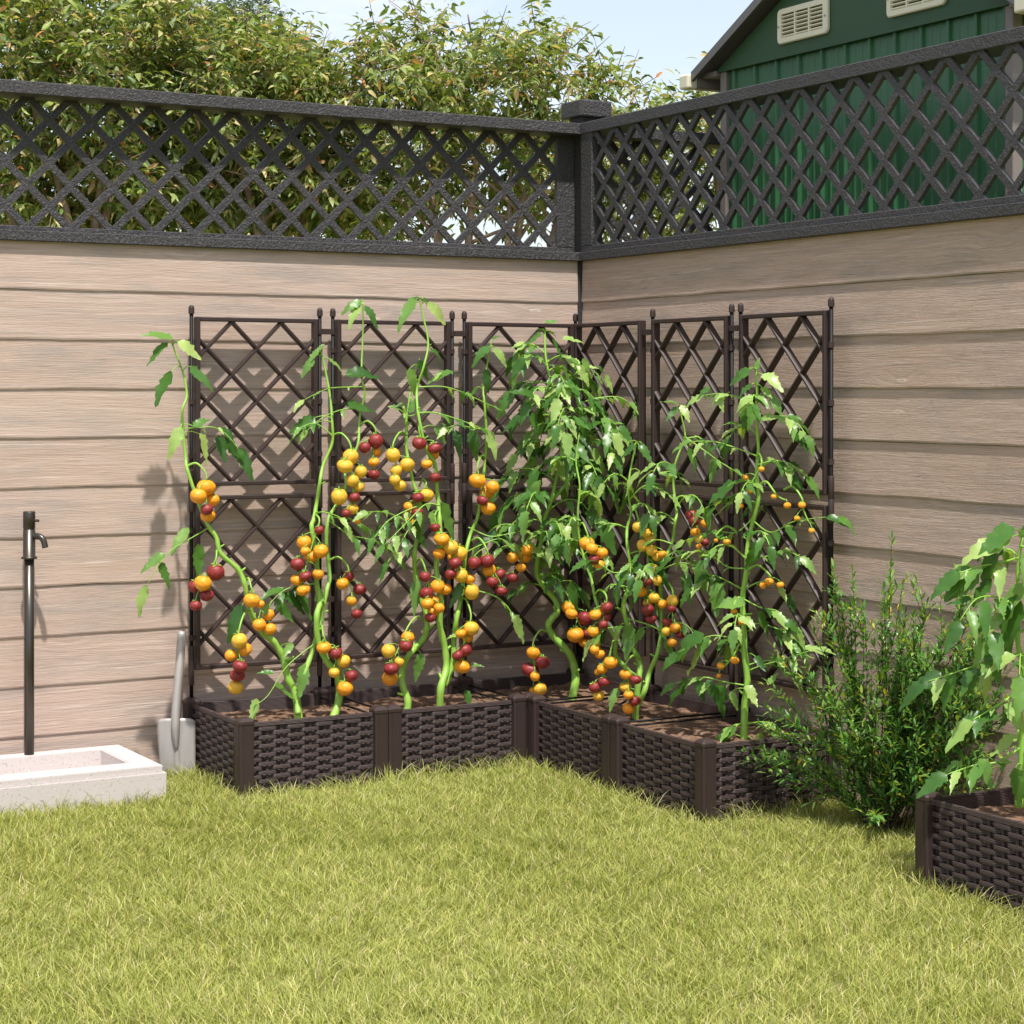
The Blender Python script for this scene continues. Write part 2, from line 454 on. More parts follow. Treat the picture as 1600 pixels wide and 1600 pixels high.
# ------------------------------------------------------------------ shed
def shed():
    mg = M('green painted metal', .36, .45); v = mg.tex('Object', (1, 1, .4))
    mg.color(mg.mix(mg.noise(v, 3, 3), (.020, .095, .034), (.034, .135, .050))); mg.bump(mg.noise(mg.tex('Object', (1, 1, .06)), 40, 3), .12, .004)
    mgab = M('green gable panel', .55, .4); v = mgab.tex('Object', (1, 1, 12)); n = mgab.noise(v, 9, 4)
    mgab.color(mgab.mix(n, (.022, .066, .026), (.032, .086, .034))); mgab.bump(n, .2, .002)
    mt = M('taupe trim', .5, .4).color((.20, .17, .155)).m; mr = M('grey roof sheet', .42, .5).color((.12, .112, .11)).m
    mc = M('cream plastic', .4, .5).color((.72, .68, .50)).m; md = M('dark slot', .9, .1).color((.03, .035, .02)).m
    X = .50; ya, yb = -1.345, -.065; yc = (ya + yb) / 2; zw = H + .985
    root = empty('garden_shed', (1.0, yc, 0), 'small green metal garden shed with grey gable roof behind the right fence', 'shed')
    # corrugated front wall
    bm = bmesh.new(); prof = []
    y = ya + .028; pitch = .1075
    while y < yb - .02:
        for dy, dx in ((0, .0), (.003, -.008), (.006, -.011), (.010, -.011), (.013, -.008), (.017, 0), (.043, 0), (.047, -.003), (.051, -.003), (.055, 0), (.074, 0), (.078, -.003), (.082, -.003), (.086, 0)):
            if y + dy < yb - .02: prof.append((X + dx, y + dy))
        y += pitch
    prof.append((X, yb - .02))
    lo = [bm.verts.new((x, y, 0)) for x, y in prof]; hi = [bm.verts.new((x, y, zw + .03)) for x, y in prof]
    for i in range(len(prof) - 1): bm.faces.new((lo[i], lo[i + 1], hi[i + 1], hi[i]))
    from_bm('wall', bm, mg.m, root)
    bm = bmesh.new(); box(bm, X + .02, X + 1.5, ya + .03, yb - .03, 0, zw); from_bm('wall', bm, mg.m, root)
    for y0, y1 in ((ya, ya + .03), (yb - .03, yb)):
        bm = bmesh.new(); box(bm, X - .014, X + .02, y0, y1, 0, zw + .02, .002); from_bm('corner_trim', bm, mt, root)
    # gable
    rise = .52; eave_y = .075
    bm = bmesh.new()
    pts = [(ya - .01, zw), (yb + .01, zw), (yb + .01, zw + .005), (yc, zw + rise * (yb - yc)), (ya - .01, zw + .005)]
    a = [bm.verts.new((X - .022, y, z)) for y, z in pts]; b = [bm.verts.new((X + .01, y, z)) for y, z in pts]
    bm.faces.new(a); bm.faces.new(b[::-1])
    for i in range(5): bm.faces.new((a[i], a[(i + 1) % 5], b[(i + 1) % 5], b[i]))
    from_bm('gable_panel', bm, mgab.m, root)
    MSCREW = M('vent screw', .3, .5).color((.4, .4, .38)).m
    for vy in (yc + .208, yc - .285):
        zc = H + 1.075
        e = bmesh.new(); Xv = X - .023
        # rounded frame made of four bars
        w, h, t = .118, .052, .017
        outl = []
        for (sy, sz, a0) in ((1, 1, 0), (-1, 1, 90), (-1, -1, 180), (1, -1, 270)):
            for q in range(5):
                a = math.radians(a0 + q * 22.5); outl.append((math.cos(a), math.sin(a), sy, sz))
        def loop(W, Hh, r, x): return [e.verts.new((x, vy + sy * (W - r) + ca * r, zc + sz * (Hh - r) + sa * r)) for ca, sa, sy, sz in outl]
        L4 = [loop(w, h, .014, Xv), loop(w, h, .014, Xv - .007), loop(w - .003, h - .003, .012, Xv - .010), loop(w - .020, h - t, .004, Xv - .010), loop(w - .021, h - t - .001, .004, Xv - .002)]
        for a_, b_ in zip(L4, L4[1:]):
            for q in range(20): e.faces.new((a_[q], a_[(q + 1) % 20], b_[(q + 1) % 20], b_[q]))
        vt = from_bm('vent', e, mc, root)
        vt['label'] = 'cream louvred vent'
        e = bmesh.new()
        for k in range(6):
            z = zc - h + t + .004 + k * .0115
            r = bmesh.ops.create_cube(e, size=1)
            for q in r['verts']:
                q.co = Matrix.Rotation(.5, 3, 'Y') @ Vector((q.co.x * .007, q.co.y * (2 * w - .04), q.co.z * .004)) + Vector((Xv - .005, vy, z))
        for yy in (vy - .033, vy + .033): box(e, Xv - .0098, Xv - .002, yy - .003, yy + .003, zc - h + t - .001, zc + h - t + .001)
        from_bm('louvre', e, mc, vt)
        e = bmesh.new(); box(e, Xv - .0015, Xv - .0005, vy - w + .004, vy + w - .004, zc - h + .004, zc + h - .004); from_bm('slot', e, md, vt)
        for yy in (vy - w + .009, vy + w - .009):
            sb = MB(); sb.lathe([(.004, 0), (.004, -.002), (.002, -.0035)], (Xv - .0095, yy, zc), 10, 'x')
            sb.build('screw', MSCREW, vt)
    # roof slopes
    for sgn, name in ((1, 'roof'), (-1, 'roof')):
        half = (yb - ya) / 2 + eave_y
        y_e = yc + sgn * half; z_r = zw + .377; z_e = z_r - rise * half
        bm = bmesh.new()
        P = [(yc, z_r), (y_e, z_e), (y_e, z_e - .014), (yc, z_r - .014)]
        a = [bm.verts.new((X - .06, y, z)) for y, z in P]; b = [bm.verts.new((X + 1.6, y, z)) for y, z in P]
        bm.faces.new(a); bm.faces.new(b[::-1])
        for i in range(4): bm.faces.new((a[i], a[(i + 1) % 4], b[(i + 1) % 4], b[i]))
        rf = from_bm('roof', bm, mr, root)
        bm = bmesh.new()       # verge board
        P = [(yc, z_r + .003), (y_e, z_e + .003), (y_e, z_e - .026), (yc, z_r - .026)]
        a = [bm.verts.new((X - .072, y, z)) for y, z in P]; b = [bm.verts.new((X - .0605, y, z)) for y, z in P]
        bm.faces.new(a); bm.faces.new(b[::-1])
        for i in range(4): bm.faces.new((a[i], a[(i + 1) % 4], b[(i + 1) % 4], b[i]))
        from_bm('verge_board', bm, mr, rf)
        bm = bmesh.new(); y0, y1 = sorted((y_e + sgn * .002, y_e + sgn * .045))
        box(bm, X - .045, X + 1.6, y0, y1, z_e - .045, z_e - .008, .004); from_bm('gutter', bm, mt, rf)
        bm = bmesh.new(); box(bm, X - .085, X - .046, y0 - .002, y1 + .002, z_e - .048, z_e - .002, .006, 2); from_bm('gutter_cap', bm, mc, rf)
        bm = bmesh.new(); yy0, yy1 = sorted((yc + sgn * ((yb - ya) / 2 + .002), y_e)); box(bm, X - .03, X + .02, yy0, yy1, zw - .012, zw + .006, .002); from_bm('eave_bracket', bm, mt, rf)
shed()

# ------------------------------------------------------------------ planters with trellis
def octbar(bm, p, q, wx, wd, face):
    """bar from p to q, width wx in plane, depth wd across it (face = plane normal)"""
    p = Vector(p); q = Vector(q); t = (q - p).normalized(); n = Vector(face); s = t.cross(n).normalized()
    pr = [(-.5, .5), (-.5, -.22), (-.24, -.5), (.24, -.5), (.5, -.22), (.5, .5)]
    a = [bm.verts.new(p + s * (x * wx) + n * (y * wd)) for x, y in pr]; b = [bm.verts.new(q + s * (x * wx) + n * (y * wd)) for x, y in pr]
    bm.faces.new(a); bm.faces.new(b[::-1])
    for i in range(6): bm.faces.new((a[i], a[(i + 1) % 6], b[(i + 1) % 6], b[i]))

def trellis_panel_mesh(z0, z1):
    bm = bmesh.new(); w = .18; f = .012; n = (0, 1, 0)
    box(bm, -w, -w + f, -.0125, .0115, z0, z1, .002); box(bm, w - f, w, -.0125, .0115, z0, z1, .002)
    box(bm, -w + f - .001, w - f + .001, -.0118, .0108, z1 - f, z1 - .0004, .002); box(bm, -w + f - .001, w - f + .001, -.0118, .0108, z0 + .0004, z0 + f, .002)
    xi = w - f; a = z0 + f; b = z1 - f; Hh = b - a; hp = Hh / 6
    for k in range(-4, 5):
        for sg in (1, -1):
            x0 = (2 * k + 1) * hp     # at the top edge
            # x = x0 + sg*(b - z)
            lo, hi = 0.0, Hh
            if sg > 0: lo = max(lo, -xi - x0); hi = min(hi, xi - x0)
            else: lo = max(lo, x0 - xi); hi = min(hi, x0 + xi)
            if hi - lo < .02: continue
            e = .003
            p = (x0 + sg * (lo - e), 0, b - lo + e); q = (x0 + sg * (hi + e), 0, b - hi - e)
            octbar(bm, p, q, .0100 if sg > 0 else .0096, .0180 if sg > 0 else .0168, n)
    bmesh.ops.recalc_face_normals(bm, faces=bm.faces)
    me = bpy.data.meshes.new('trellis_panel'); bm.to_mesh(me); bm.free(); me.materials.append(MBR); return me
ME_UP = trellis_panel_mesh(.774, 1.235); ME_LO = trellis_panel_mesh(.276, .748)

def pole_meshes():
    b = MB(); b.tube([(0, 0, .19), (0, 0, 1.246)], .0053, 12); me = None
    o = b
    def mk(b, name, mat):
        me = bpy.data.meshes.new(name); me.from_pydata([tuple(v) for v in b.v], [], b.f); me.materials.append(mat)
        me.polygons.foreach_set('use_smooth', [True] * len(me.polygons)); me.update(); return me
    tube = mk(b, 'trellis_pole', MTUBE)
    c = MB(); c.lathe([(.0060, 0), (.0080, 0), (.0082, .0004), (.0082, .0008), (.0082, .0125), (.0080, .0155), (.0070, .0195), (.0050, .0222), (.0025, .0236), (.0005, .0239)], (0, 0, 1.243), 14)
    fin = mk(c, 'finial', MBR)
    d = MB(); d.lathe([(.0068, 0), (.0078, .002), (.0078, .058), (.0075, .0585), (.0075, .0615), (.0078, .062), (.0078, .115), (.0068, .117)], (0, 0, .705), 14)
    e = MB(); e.lathe([(.0068, 0), (.0078, .002), (.0078, .105), (.0068, .107)], (0, 0, .235), 14)
    return tube, fin, (mk(d, 'pole_sleeve', MBR), mk(e, 'pole_sleeve', MBR))
ME_TUBE, ME_FIN, ME_SLV = pole_meshes()
def clip_mesh(sgn):
    c = MB(); z = 0
    c.lathe([(.0062, -.0075), (.0076, -.0068), (.0072, -.002), (.0076, 0), (.0072, .002), (.0076, .0068), (.0062, .0075)], (0, 0, z), 12)
    me = bpy.data.meshes.new('pole_clip'); v = [tuple(p) for p in c.v]; f = list(c.f); b0 = len(v)
    x0, x1 = sorted((sgn * .004, sgn * .0105))
    v += [(x0, -.005, z - .006), (x1, -.005, z - .006), (x1, .005, z - .006), (x0, .005, z - .006), (x0, -.005, z + .006), (x1, -.005, z + .006), (x1, .005, z + .006), (x0, .005, z + .006)]
    f += [tuple(b0 + i for i in q) for q in ((0, 1, 5, 4), (1, 2, 6, 5), (2, 3, 7, 6), (3, 0, 4, 7), (4, 5, 6, 7), (3, 2, 1, 0))]
    me.from_pydata(v, [], f); me.materials.append(MBR); me.update(); return me
ME_CLIP = {1: clip_mesh(1), -1: clip_mesh(-1)}

def wicker_mesh():
    b = MB(); L = .342; x0 = -L / 2; rows = 15; z0 = .006; pitch = .01125; P = .0800
    n = 136
    for r in range(rows):
        zc = z0 + pitch * (r + .5); b0 = len(b.v)
        for i in range(n + 1):
            x = x0 + L * i / n
            ph = (x / P + (.5 if r % 2 else 0) + .10) % 1.0
            # trapezoid: in front for a good half, slanting edges, behind the stake for the rest
            tri = 1 - abs(ph - .5) * 2
            sv = max(0, min(1, (tri - .20) / .30)); sv = sv * sv * (3 - 2 * sv)
            y = .0036 - .0080 * sv
            hh = .0050 + .0002 * sv
            bulge = .0008 * math.sin(PI * max(0, min(1, (ph - .2) / .6)))
            prof = [(-hh, .0009), (-hh * .94, -.0008), (-hh * .3, -.0013), (hh * .3, -.0013), (hh * .94, -.0008), (hh, .0009)]
            for (h_, d_) in prof: b.v.append(Vector((x, y + d_ - bulge, zc + h_)))
        for i in range(n):
            for q in range(6):
                q2 = (q + 1) % 6
                b.f.append((b0 + i * 6 + q, b0 + i * 6 + q2, b0 + (i + 1) * 6 + q2, b0 + (i + 1) * 6 + q))
    bm = bmesh.new()
    for k in range(-6, 7):
        x = (k * .5 - .10) * P + P * .5 * 0
        if abs(x) > L / 2 - .005: continue
        box(bm, x - .0042, x + .0042, -.0012, .0012, .002, .178)
        box(bm, x - .0044, x + .0044, -.0062, .0062, .1758, .1868) if k % 2 == 0 else None
    box(bm, x0, -x0, -.0052, .0056, .1756, .1862, .0008); box(bm, x0, -x0, -.0046, .0046, .001, .007, .001)
    box(bm, x0, -x0, .0078, .0086, .003, .18)
    bm.verts.ensure_lookup_table(); b0 = len(b.v); bm.verts.index_update()
    b.v += [v.co.copy() for v in bm.verts]; b.f += [tuple(b0 + v.index for v in f.verts) for f in bm.faces]; bm.free()
    bm = bmesh.new(); vs = [bm.verts.new(v) for v in b.v]
    for f in b.f: bm.faces.new([vs[i] for i in f])
    bmesh.ops.recalc_face_normals(bm, faces=bm.faces)
    me = bpy.data.meshes.new('wicker_panel'); bm.to_mesh(me); bm.free(); me.materials.append(MWK)
    return me
ME_WK = wicker_mesh()
def post_mesh():
    bm = bmesh.new(); box(bm, -.0195, .0195, -.0195, .0195, 0, .188, .0035, 2)
    for s in (-1, 1):     # raised flat strip on each face
        box(bm, -.0205, -.0190, -.010 + 0, .010, .002, .182) if s < 0 else box(bm, .0190, .0205, -.010, .010, .002, .182)
        box(bm, -.010, .010, -.0205, -.0190, .002, .182) if s < 0 else box(bm, -.010, .010, .0190, .0205, .002, .182)
    bmesh.ops.recalc_face_normals(bm, faces=bm.faces)
    me = bpy.data.meshes.new('corner_post'); bm.to_mesh(me); bm.free(); me.materials.append(MBR)
    bm = bmesh.new(); lv = [(.0208, .184), (.0212, .186), (.0212, .1925), (.0195, .1955), (.013, .2005), (.006, .203), (.0005, .2035)]
    rings = []
    for h, z in lv:
        c = h * .78; q = [(-c, -h), (c, -h), (h, -c), (h, c), (c, h), (-c, h), (-h, c), (-h, -c)]
        rings.append([bm.verts.new((x, y, z)) for x, y in q])
    for a, b in zip(rings, rings[1:]):
        for i in range(8): bm.faces.new((a[i], a[(i + 1) % 8], b[(i + 1) % 8], b[i]))
    bm.faces.new(rings[0][::-1]); bm.faces.new(rings[-1])
    cap = bpy.data.meshes.new('post_cap'); bm.to_mesh(cap); bm.free(); cap.materials.append(MBR)
    return me, cap
ME_POST, ME_CAP = post_mesh()
ms = M('reddish brown soil', .95, .1); _v = ms.tex('Object'); _n = ms.noise(_v, 26, 6, .7)
ms.color(ms.ramp(_n, [(.3, (.09, .05, .033)), (.5, (.20, .122, .08)), (.7, (.31, .205, .145))])); ms.bump(_n, 1.0, .014); ms = ms.m

def soil_mesh(seed):
    bm = bmesh.new(); bmesh.ops.create_grid(bm, x_segments=50, y_segments=50, size=.1808)
    for v in bm.verts:
        p = v.co * 9 + Vector((seed, 0, 0)); v.co.z = .155 + .009 * noise.noise(p) + .006 * noise.noise(p * 3.7) + .0035 * noise.noise(p * 9)
    return bm

def planter(cx, cy, sides, label, trel, pairs=(), n_rods=()):
    label = label[:200]
    """cx,cy centre. sides: subset of N S E W with wicker. trel: list of 'N','E' with trellis"""
    root = empty('planter_box', (cx, cy, 0), label, 'planter', 'brown wicker planter boxes')
    def inst(name, me, loc, rot=0, parent=root):
        o = bpy.data.objects.new(name, me); COL.objects.link(o); o.parent = parent; o.location = loc; o.rotation_euler = (0, 0, rot); return o
    h = .19
    R = {'S': (0, -h, 0), 'E': (h, 0, PI / 2), 'N': (0, h, PI), 'W': (-h, 0, -PI / 2)}
    for s in sides:
        x, y, r = R[s]; inst('wicker_panel', ME_WK, (x, y, 0), r)
    for sx in (-1, 1):
        for sy in (-1, 1):
            p = inst('corner_post', ME_POST, (sx * h, sy * h, 0)); inst('post_cap', ME_CAP, (0, 0, 0), 0, p)
    bs = soil_mesh(cx * 7 + cy * 3)
    for v in bs.verts:       # open sides run on to the next module
        if v.co.x > .180 and 'E' not in sides: v.co.x = .2096
        if v.co.x < -.180 and 'W' not in sides: v.co.x = -.2096
        if v.co.y > .180 and 'N' not in sides: v.co.y = .2096
        if v.co.y < -.180 and 'S' not in sides: v.co.y = -.2096
    so = from_bm('soil', bs, ms, root, (0, 0, 0), True)
    for (x0, y0, x1, y1) in n_rods:
        b = MB(); b.tube([(x0, y0, .176), (x1, y1, .176)], .0028, 8); b.build('tie_rod', MTUBE, root, (0, 0, 0))
    for s, ends in trel:
        x, y, r = R[s]
        r2 = 0 if s == 'N' else PI / 2 * -1
        # local frame: trellis x axis along the wall; for E side its front looks to -x
        rr = 0 if s == 'N' else -PI / 2
        inst('trellis_panel', ME_UP, (x, y, 0), rr); inst('trellis_panel', ME_LO, (x, y, 0), rr)
        for e in (-1, 1):
            d = Vector((e * h, 0, 0)); d.rotate(Matrix.Rotation(rr, 3, 'Z'))
            if e in ends:
                p = inst('trellis_pole', ME_TUBE, (x + d.x, y + d.y, 0)); inst('finial', ME_FIN, (0, 0, 0), 0, p); [inst('pole_sleeve', q, (0, 0, 0), 0, p) for q in ME_SLV]
                [inst('pole_clip', ME_CLIP[-e], (0, 0, z), rr, p) for z in (1.148, 1.004, .857, .655, .510, .364)]
            if e in pairs:   # little bridge joining this pole to the next module's pole
                for z in (1.200, .448):
                    bm = bmesh.new()
                    box(bm, e * h + (0 if e > 0 else -.04) + .004, e * h + (0 if e > 0 else -.04) + .036, -.0075, -.0055, z - .008, z + .008, .0005)
                    for xx in (e * h, e * (h + .04)): 
                        r0 = bmesh.ops.create_cone(bm, cap_ends=True, segments=14, radius1=.0074, radius2=.0074, depth=.015)
                        for q in r0['verts']: q.co += Vector((xx, 0, z))
                    o = from_bm('pole_bridge', bm, MBR, root, (x, y, 0)); o.rotation_euler = (0, 0, rr)
    return root
h = .19
rodsE = [(h - .006, -h, h - .006, h)]; rodsW = [(-h + .006, -h, -h + .006, h)]
rodsS = [(-h, -h + .006, h, -h + .006)]; rodsN = [(-h, h - .006, h, h - .006)]
planter(-1.03, -.19, 'WSN', 'brown wicker planter with trellis at the left end, beside the shovel', [('N', (-1, 1))], (1,), rodsE)
planter(-.61, -.19, 'SN', 'wicker planter with trellis between the left end planter and the corner planter', [('N', (-1, 1))], (1,), rodsW + rodsE)
planter(-.19, -.19, 'NE', 'brown wicker planter in the fence corner with trellises on two sides', [('N', (-1, 1)), ('E', (-1,))], (), rodsW + rodsS)
planter(-.19, -.61, 'WE', 'wicker planter with trellis between the corner planter and the one beside the shrub', [('E', (-1, 1))], (-1,), rodsN + rodsS)
planter(-.19, -1.03, 'WES', 'wicker planter with trellis at the right end of the row, beside the shrub', [('E', (-1, 1))], (-1,), rodsN)
planter(-.34 + .19, -1.965 - .19, 'NWES', 'separate brown wicker planter without trellis, cut off by the right edge', [])

# ------------------------------------------------------------------ basin, tap, shovel
m = M('speckled pale concrete', .8, .3); v = m.tex('Object')
c = m.mix(m.ramp(m.noise(v, 160, 2, .5), [(.60, 0.0), (.68, 1.0)]), (.56, .51, .49), (.40, .355, .34))
c = m.mix(m.ramp(m.noise(v, 90, 2, .5), [(.66, 0.0), (.70, 1.0)]), c, (.64, .59, .57))
c = m.mix(m.ramp(m.noise(v, 4, 4, .6), [(.4, 0.0), (.8, .35)]), c, (.52, .46, .43))
m.color(c); m.bump(m.noise(v, 220, 3), .25, .001); MCON = m.m
def ring(bm, o, i, z0, z1):
    def q(r, z): return [bm.verts.new(p) for p in ((r[0], r[2], z), (r[1], r[2], z), (r[1], r[3], z), (r[0], r[3], z))]
    a, b, c_, d = q(o, z0), q(o, z1), q(i, z0), q(i, z1)
    for k in range(4):
        k2 = (k + 1) % 4
        bm.faces.new((a[k], a[k2], b[k2], b[k])); bm.faces.new((c_[k], c_[k2], d[k2], d[k])); bm.faces.new((b[k], b[k2], d[k2], d[k])); bm.faces.new((a[k], a[k2], c_[k2], c_[k]))
root = empty('stone_basin', (-1.9, -.16, 0), 'low pale speckled stone water basin standing on the grass under the tap', 'basin')
bm = bmesh.new(); ring(bm, (-2.45, -1.415, -.345, .012), (-2.39, -1.481, -.270, -.042), 0, .074)
bmesh.ops.bevel(bm, geom=bm.edges[:], offset=.0018, segments=2, affect='EDGES')
from_bm('basin_base', bm, MCON, root)
bm = bmesh.new(); ring(bm, (-2.445, -1.422, -.338, .007), (-2.386, -1.485, -.266, -.046), .073, .091)
bmesh.ops.bevel(bm, geom=bm.edges[:], offset=.0018, segments=2, affect='EDGES')
ring(bm, (-2.386, -1.485, -.266, -.046), (-2.381, -1.490, -.261, -.051), .02, .0908)
from_bm('basin_rim', bm, MCON, root)
bm = bmesh.new(); box(bm, -2.3805, -1.4905, -.2605, -.0515, .015, .034); from_bm('basin_floor', bm, MCON, root)

MTAP = M('dark bronze metal', .32, .5); MTAP.color((.075, .068, .058)); MTAP.b.inputs['Metallic'].default_value = .7; MTAP = MTAP.m
tx, ty = -1.672, -.022
root = empty('standpipe_tap', (tx, ty, .09), 'slim dark bronze standpipe water tap rising from the back rim of the stone basin', 'tap')
b = MB(); b.tube([(tx, ty, .0905), (tx, ty, .602)], .0128, 24); b.build('pipe', MTAP, root)
b = MB(); b.lathe([(.0135, .598), (.0205, .5985), (.0205, .602), (.019, .6045), (.0158, .605), (.0158, .6735), (.0145, .6742), (.0145, .6768), (.0158, .6775), (.0158, .7195), (.0145, .7215)], (tx, ty, 0), 28); b.build('tap_body', MTAP, root)
sd = (RT * .93 + FW * -.35).normalized()
b = MB(); o = Vector((tx, ty, .658))
b.tube(spline([o, o + sd * .025, o + sd * .036 + Vector((0, 0, -.003)), o + sd * .044 + Vector((0, 0, -.012)), o + sd * .049 + Vector((0, 0, -.030))], 6), .0078, 16); b.build('spout', MTAP, root)
b = MB(); o = Vector((tx, ty, .698)); b.tube([o, o + sd * .028, o + sd * .029], [.004, .004, .0032], 12); b.build('lever', MTAP, root)

m = M('dull galvanised steel', .38, .5); m.b.inputs['Metallic'].default_value = .45
n = m.noise(m.tex('Object', (1, 1, .3)), 30, 5, .6); m.color(m.mix(n, (.34, .315, .295), (.46, .43, .405))); m.bump(n, .15, .002)
m.l.new(m.ramp(n, [(.3, .42), (.7, .62)]), m.b.inputs['Roughness']); MSTEEL = m.m
def shovel():
    base = Vector((-1.284, -.066, 0)); root = empty('shovel', base, 'grey steel shovel head leaning on the fence beside the left planter', 'shovel')
    fn = Vector((-.42, -.905, .1)).normalized(); sx = Vector((.905, -.42, 0)).normalized(); upv = Vector((.02, .14, .99)).normalized()
    bm = bmesh.new(); nx, nz = 16, 20; Hh = .162; grid = []
    for j in range(nz + 1):
        t = j / nz; row = []
        for i in range(nx + 1):
            s = i / nx * 2 - 1
            hw = .051 * (.92 + .08 * t)
            if t < .25: hw *= 1 - .10 * (1 - t / .25) ** 2
            zz = t * Hh - .004 + (-.010 * (1 - s * s) * (1 - t)) 
            if t > .93: zz -= .008 * abs(s) ** 6
            dep = -.010 * s * s + .010 * math.exp(-(s / .10) ** 2) * (.3 + .7 * t)
            row.append(bm.verts.new(base + sx * (s * hw) + upv * zz - fn * (-dep)))
        grid.append(row)
    for j in range(nz):
        for i in range(nx): bm.faces.new((grid[j][i], grid[j][i + 1], grid[j + 1][i + 1], grid[j + 1][i]))
    r = bmesh.ops.extrude_face_region(bm, geom=bm.faces[:])
    for v in [e for e in r['geom'] if isinstance(e, bmesh.types.BMVert)]: v.co -= fn * .0018
    from_bm('blade', bm, MSTEEL, root, None, True)
    b = MB(); P0 = base + upv * .075 + fn * .007
    pts = spline([P0, base + upv * .11 + fn * .011, base + upv * .16 + sx * .001 + fn * .012, base + upv * .22 + sx * .006 + fn * .009, base + upv * .30 + sx * .015 + fn * .003, base + upv * .388 + sx * .025 + Vector((0, .006, 0))], 6)
    n_ = len(pts); rad = [.0015 + .0105 * min(1, (i / n_) * 3.2) ** .7 for i in range(n_)]
    b.tube(pts, rad, 16); b.build('socket', MSTEEL, root)
shovel()

# ------------------------------------------------------------------ tomatoes
def tomato_mesh(kind, lobes, flat, seed):
    bm = bmesh.new(); bmesh.ops.create_uvsphere(bm, u_segments=28, v_segments=16, radius=1)
    for v in bm.verts:
        a = math.atan2(v.co.y, v.co.x); rho = math.hypot(v.co.x, v.co.y); z = v.co.z
        amp = .035 * max(0, z + .5) if lobes else 0
        f = 1 + amp * math.cos(lobes * a + seed)
        dimp = .16 * math.exp(-(rho / .33) ** 2) if z > 0 else 0
        n = noise.noise(v.co * 1.3 + Vector((seed, 0, 0))) * .05
        v.co = Vector((v.co.x * f * (1 + n), v.co.y * f * (1 + n), z * flat - dimp))
    me = bpy.data.meshes.new('tomato'); bm.to_mesh(me); bm.free()
    me.polygons.foreach_set('use_smooth', [True] * len(me.polygons)); me.materials.append(TOM[kind]); return me
TM = {}
for k in 'oyr':
    TM[k] = [tomato_mesh(k, l, f, s) for l, f, s in ((5, .88, 1.3), (0, .93, 4.1), (6, .84, 7.7), (4, .98 if k == 'y' else .9, 2.2))]
def calyx_mesh():
    b = MB()
    for k in range(5):
        a = 2 * PI * k / 5 + .3 * math.sin(k * 5)
        d = Vector((math.cos(a), math.sin(a), .45 + .3 * math.sin(k * 3)))
        b.leaf((0, 0, .74), d, (0, 0, 1), .85, .2, .3, .3, 4, 0, 0, 'simple')
    b.tube([(0, 0, .72), (.02, .02, .9), (.05, .03, 1.15)], [.09, .07, .06], 6)
    me = bpy.data.meshes.new('calyx'); me.from_pydata([tuple(v) for v in b.v], [], b.f)
    me.polygons.foreach_set('use_smooth', [True] * len(me.polygons)); me.materials.append(MSTEM); me.update(); return me
ME_CAL = calyx_mesh()
CNAME = {'o': 'orange tomato', 'y': 'yellow tomato', 'r': 'dark red tomato'}

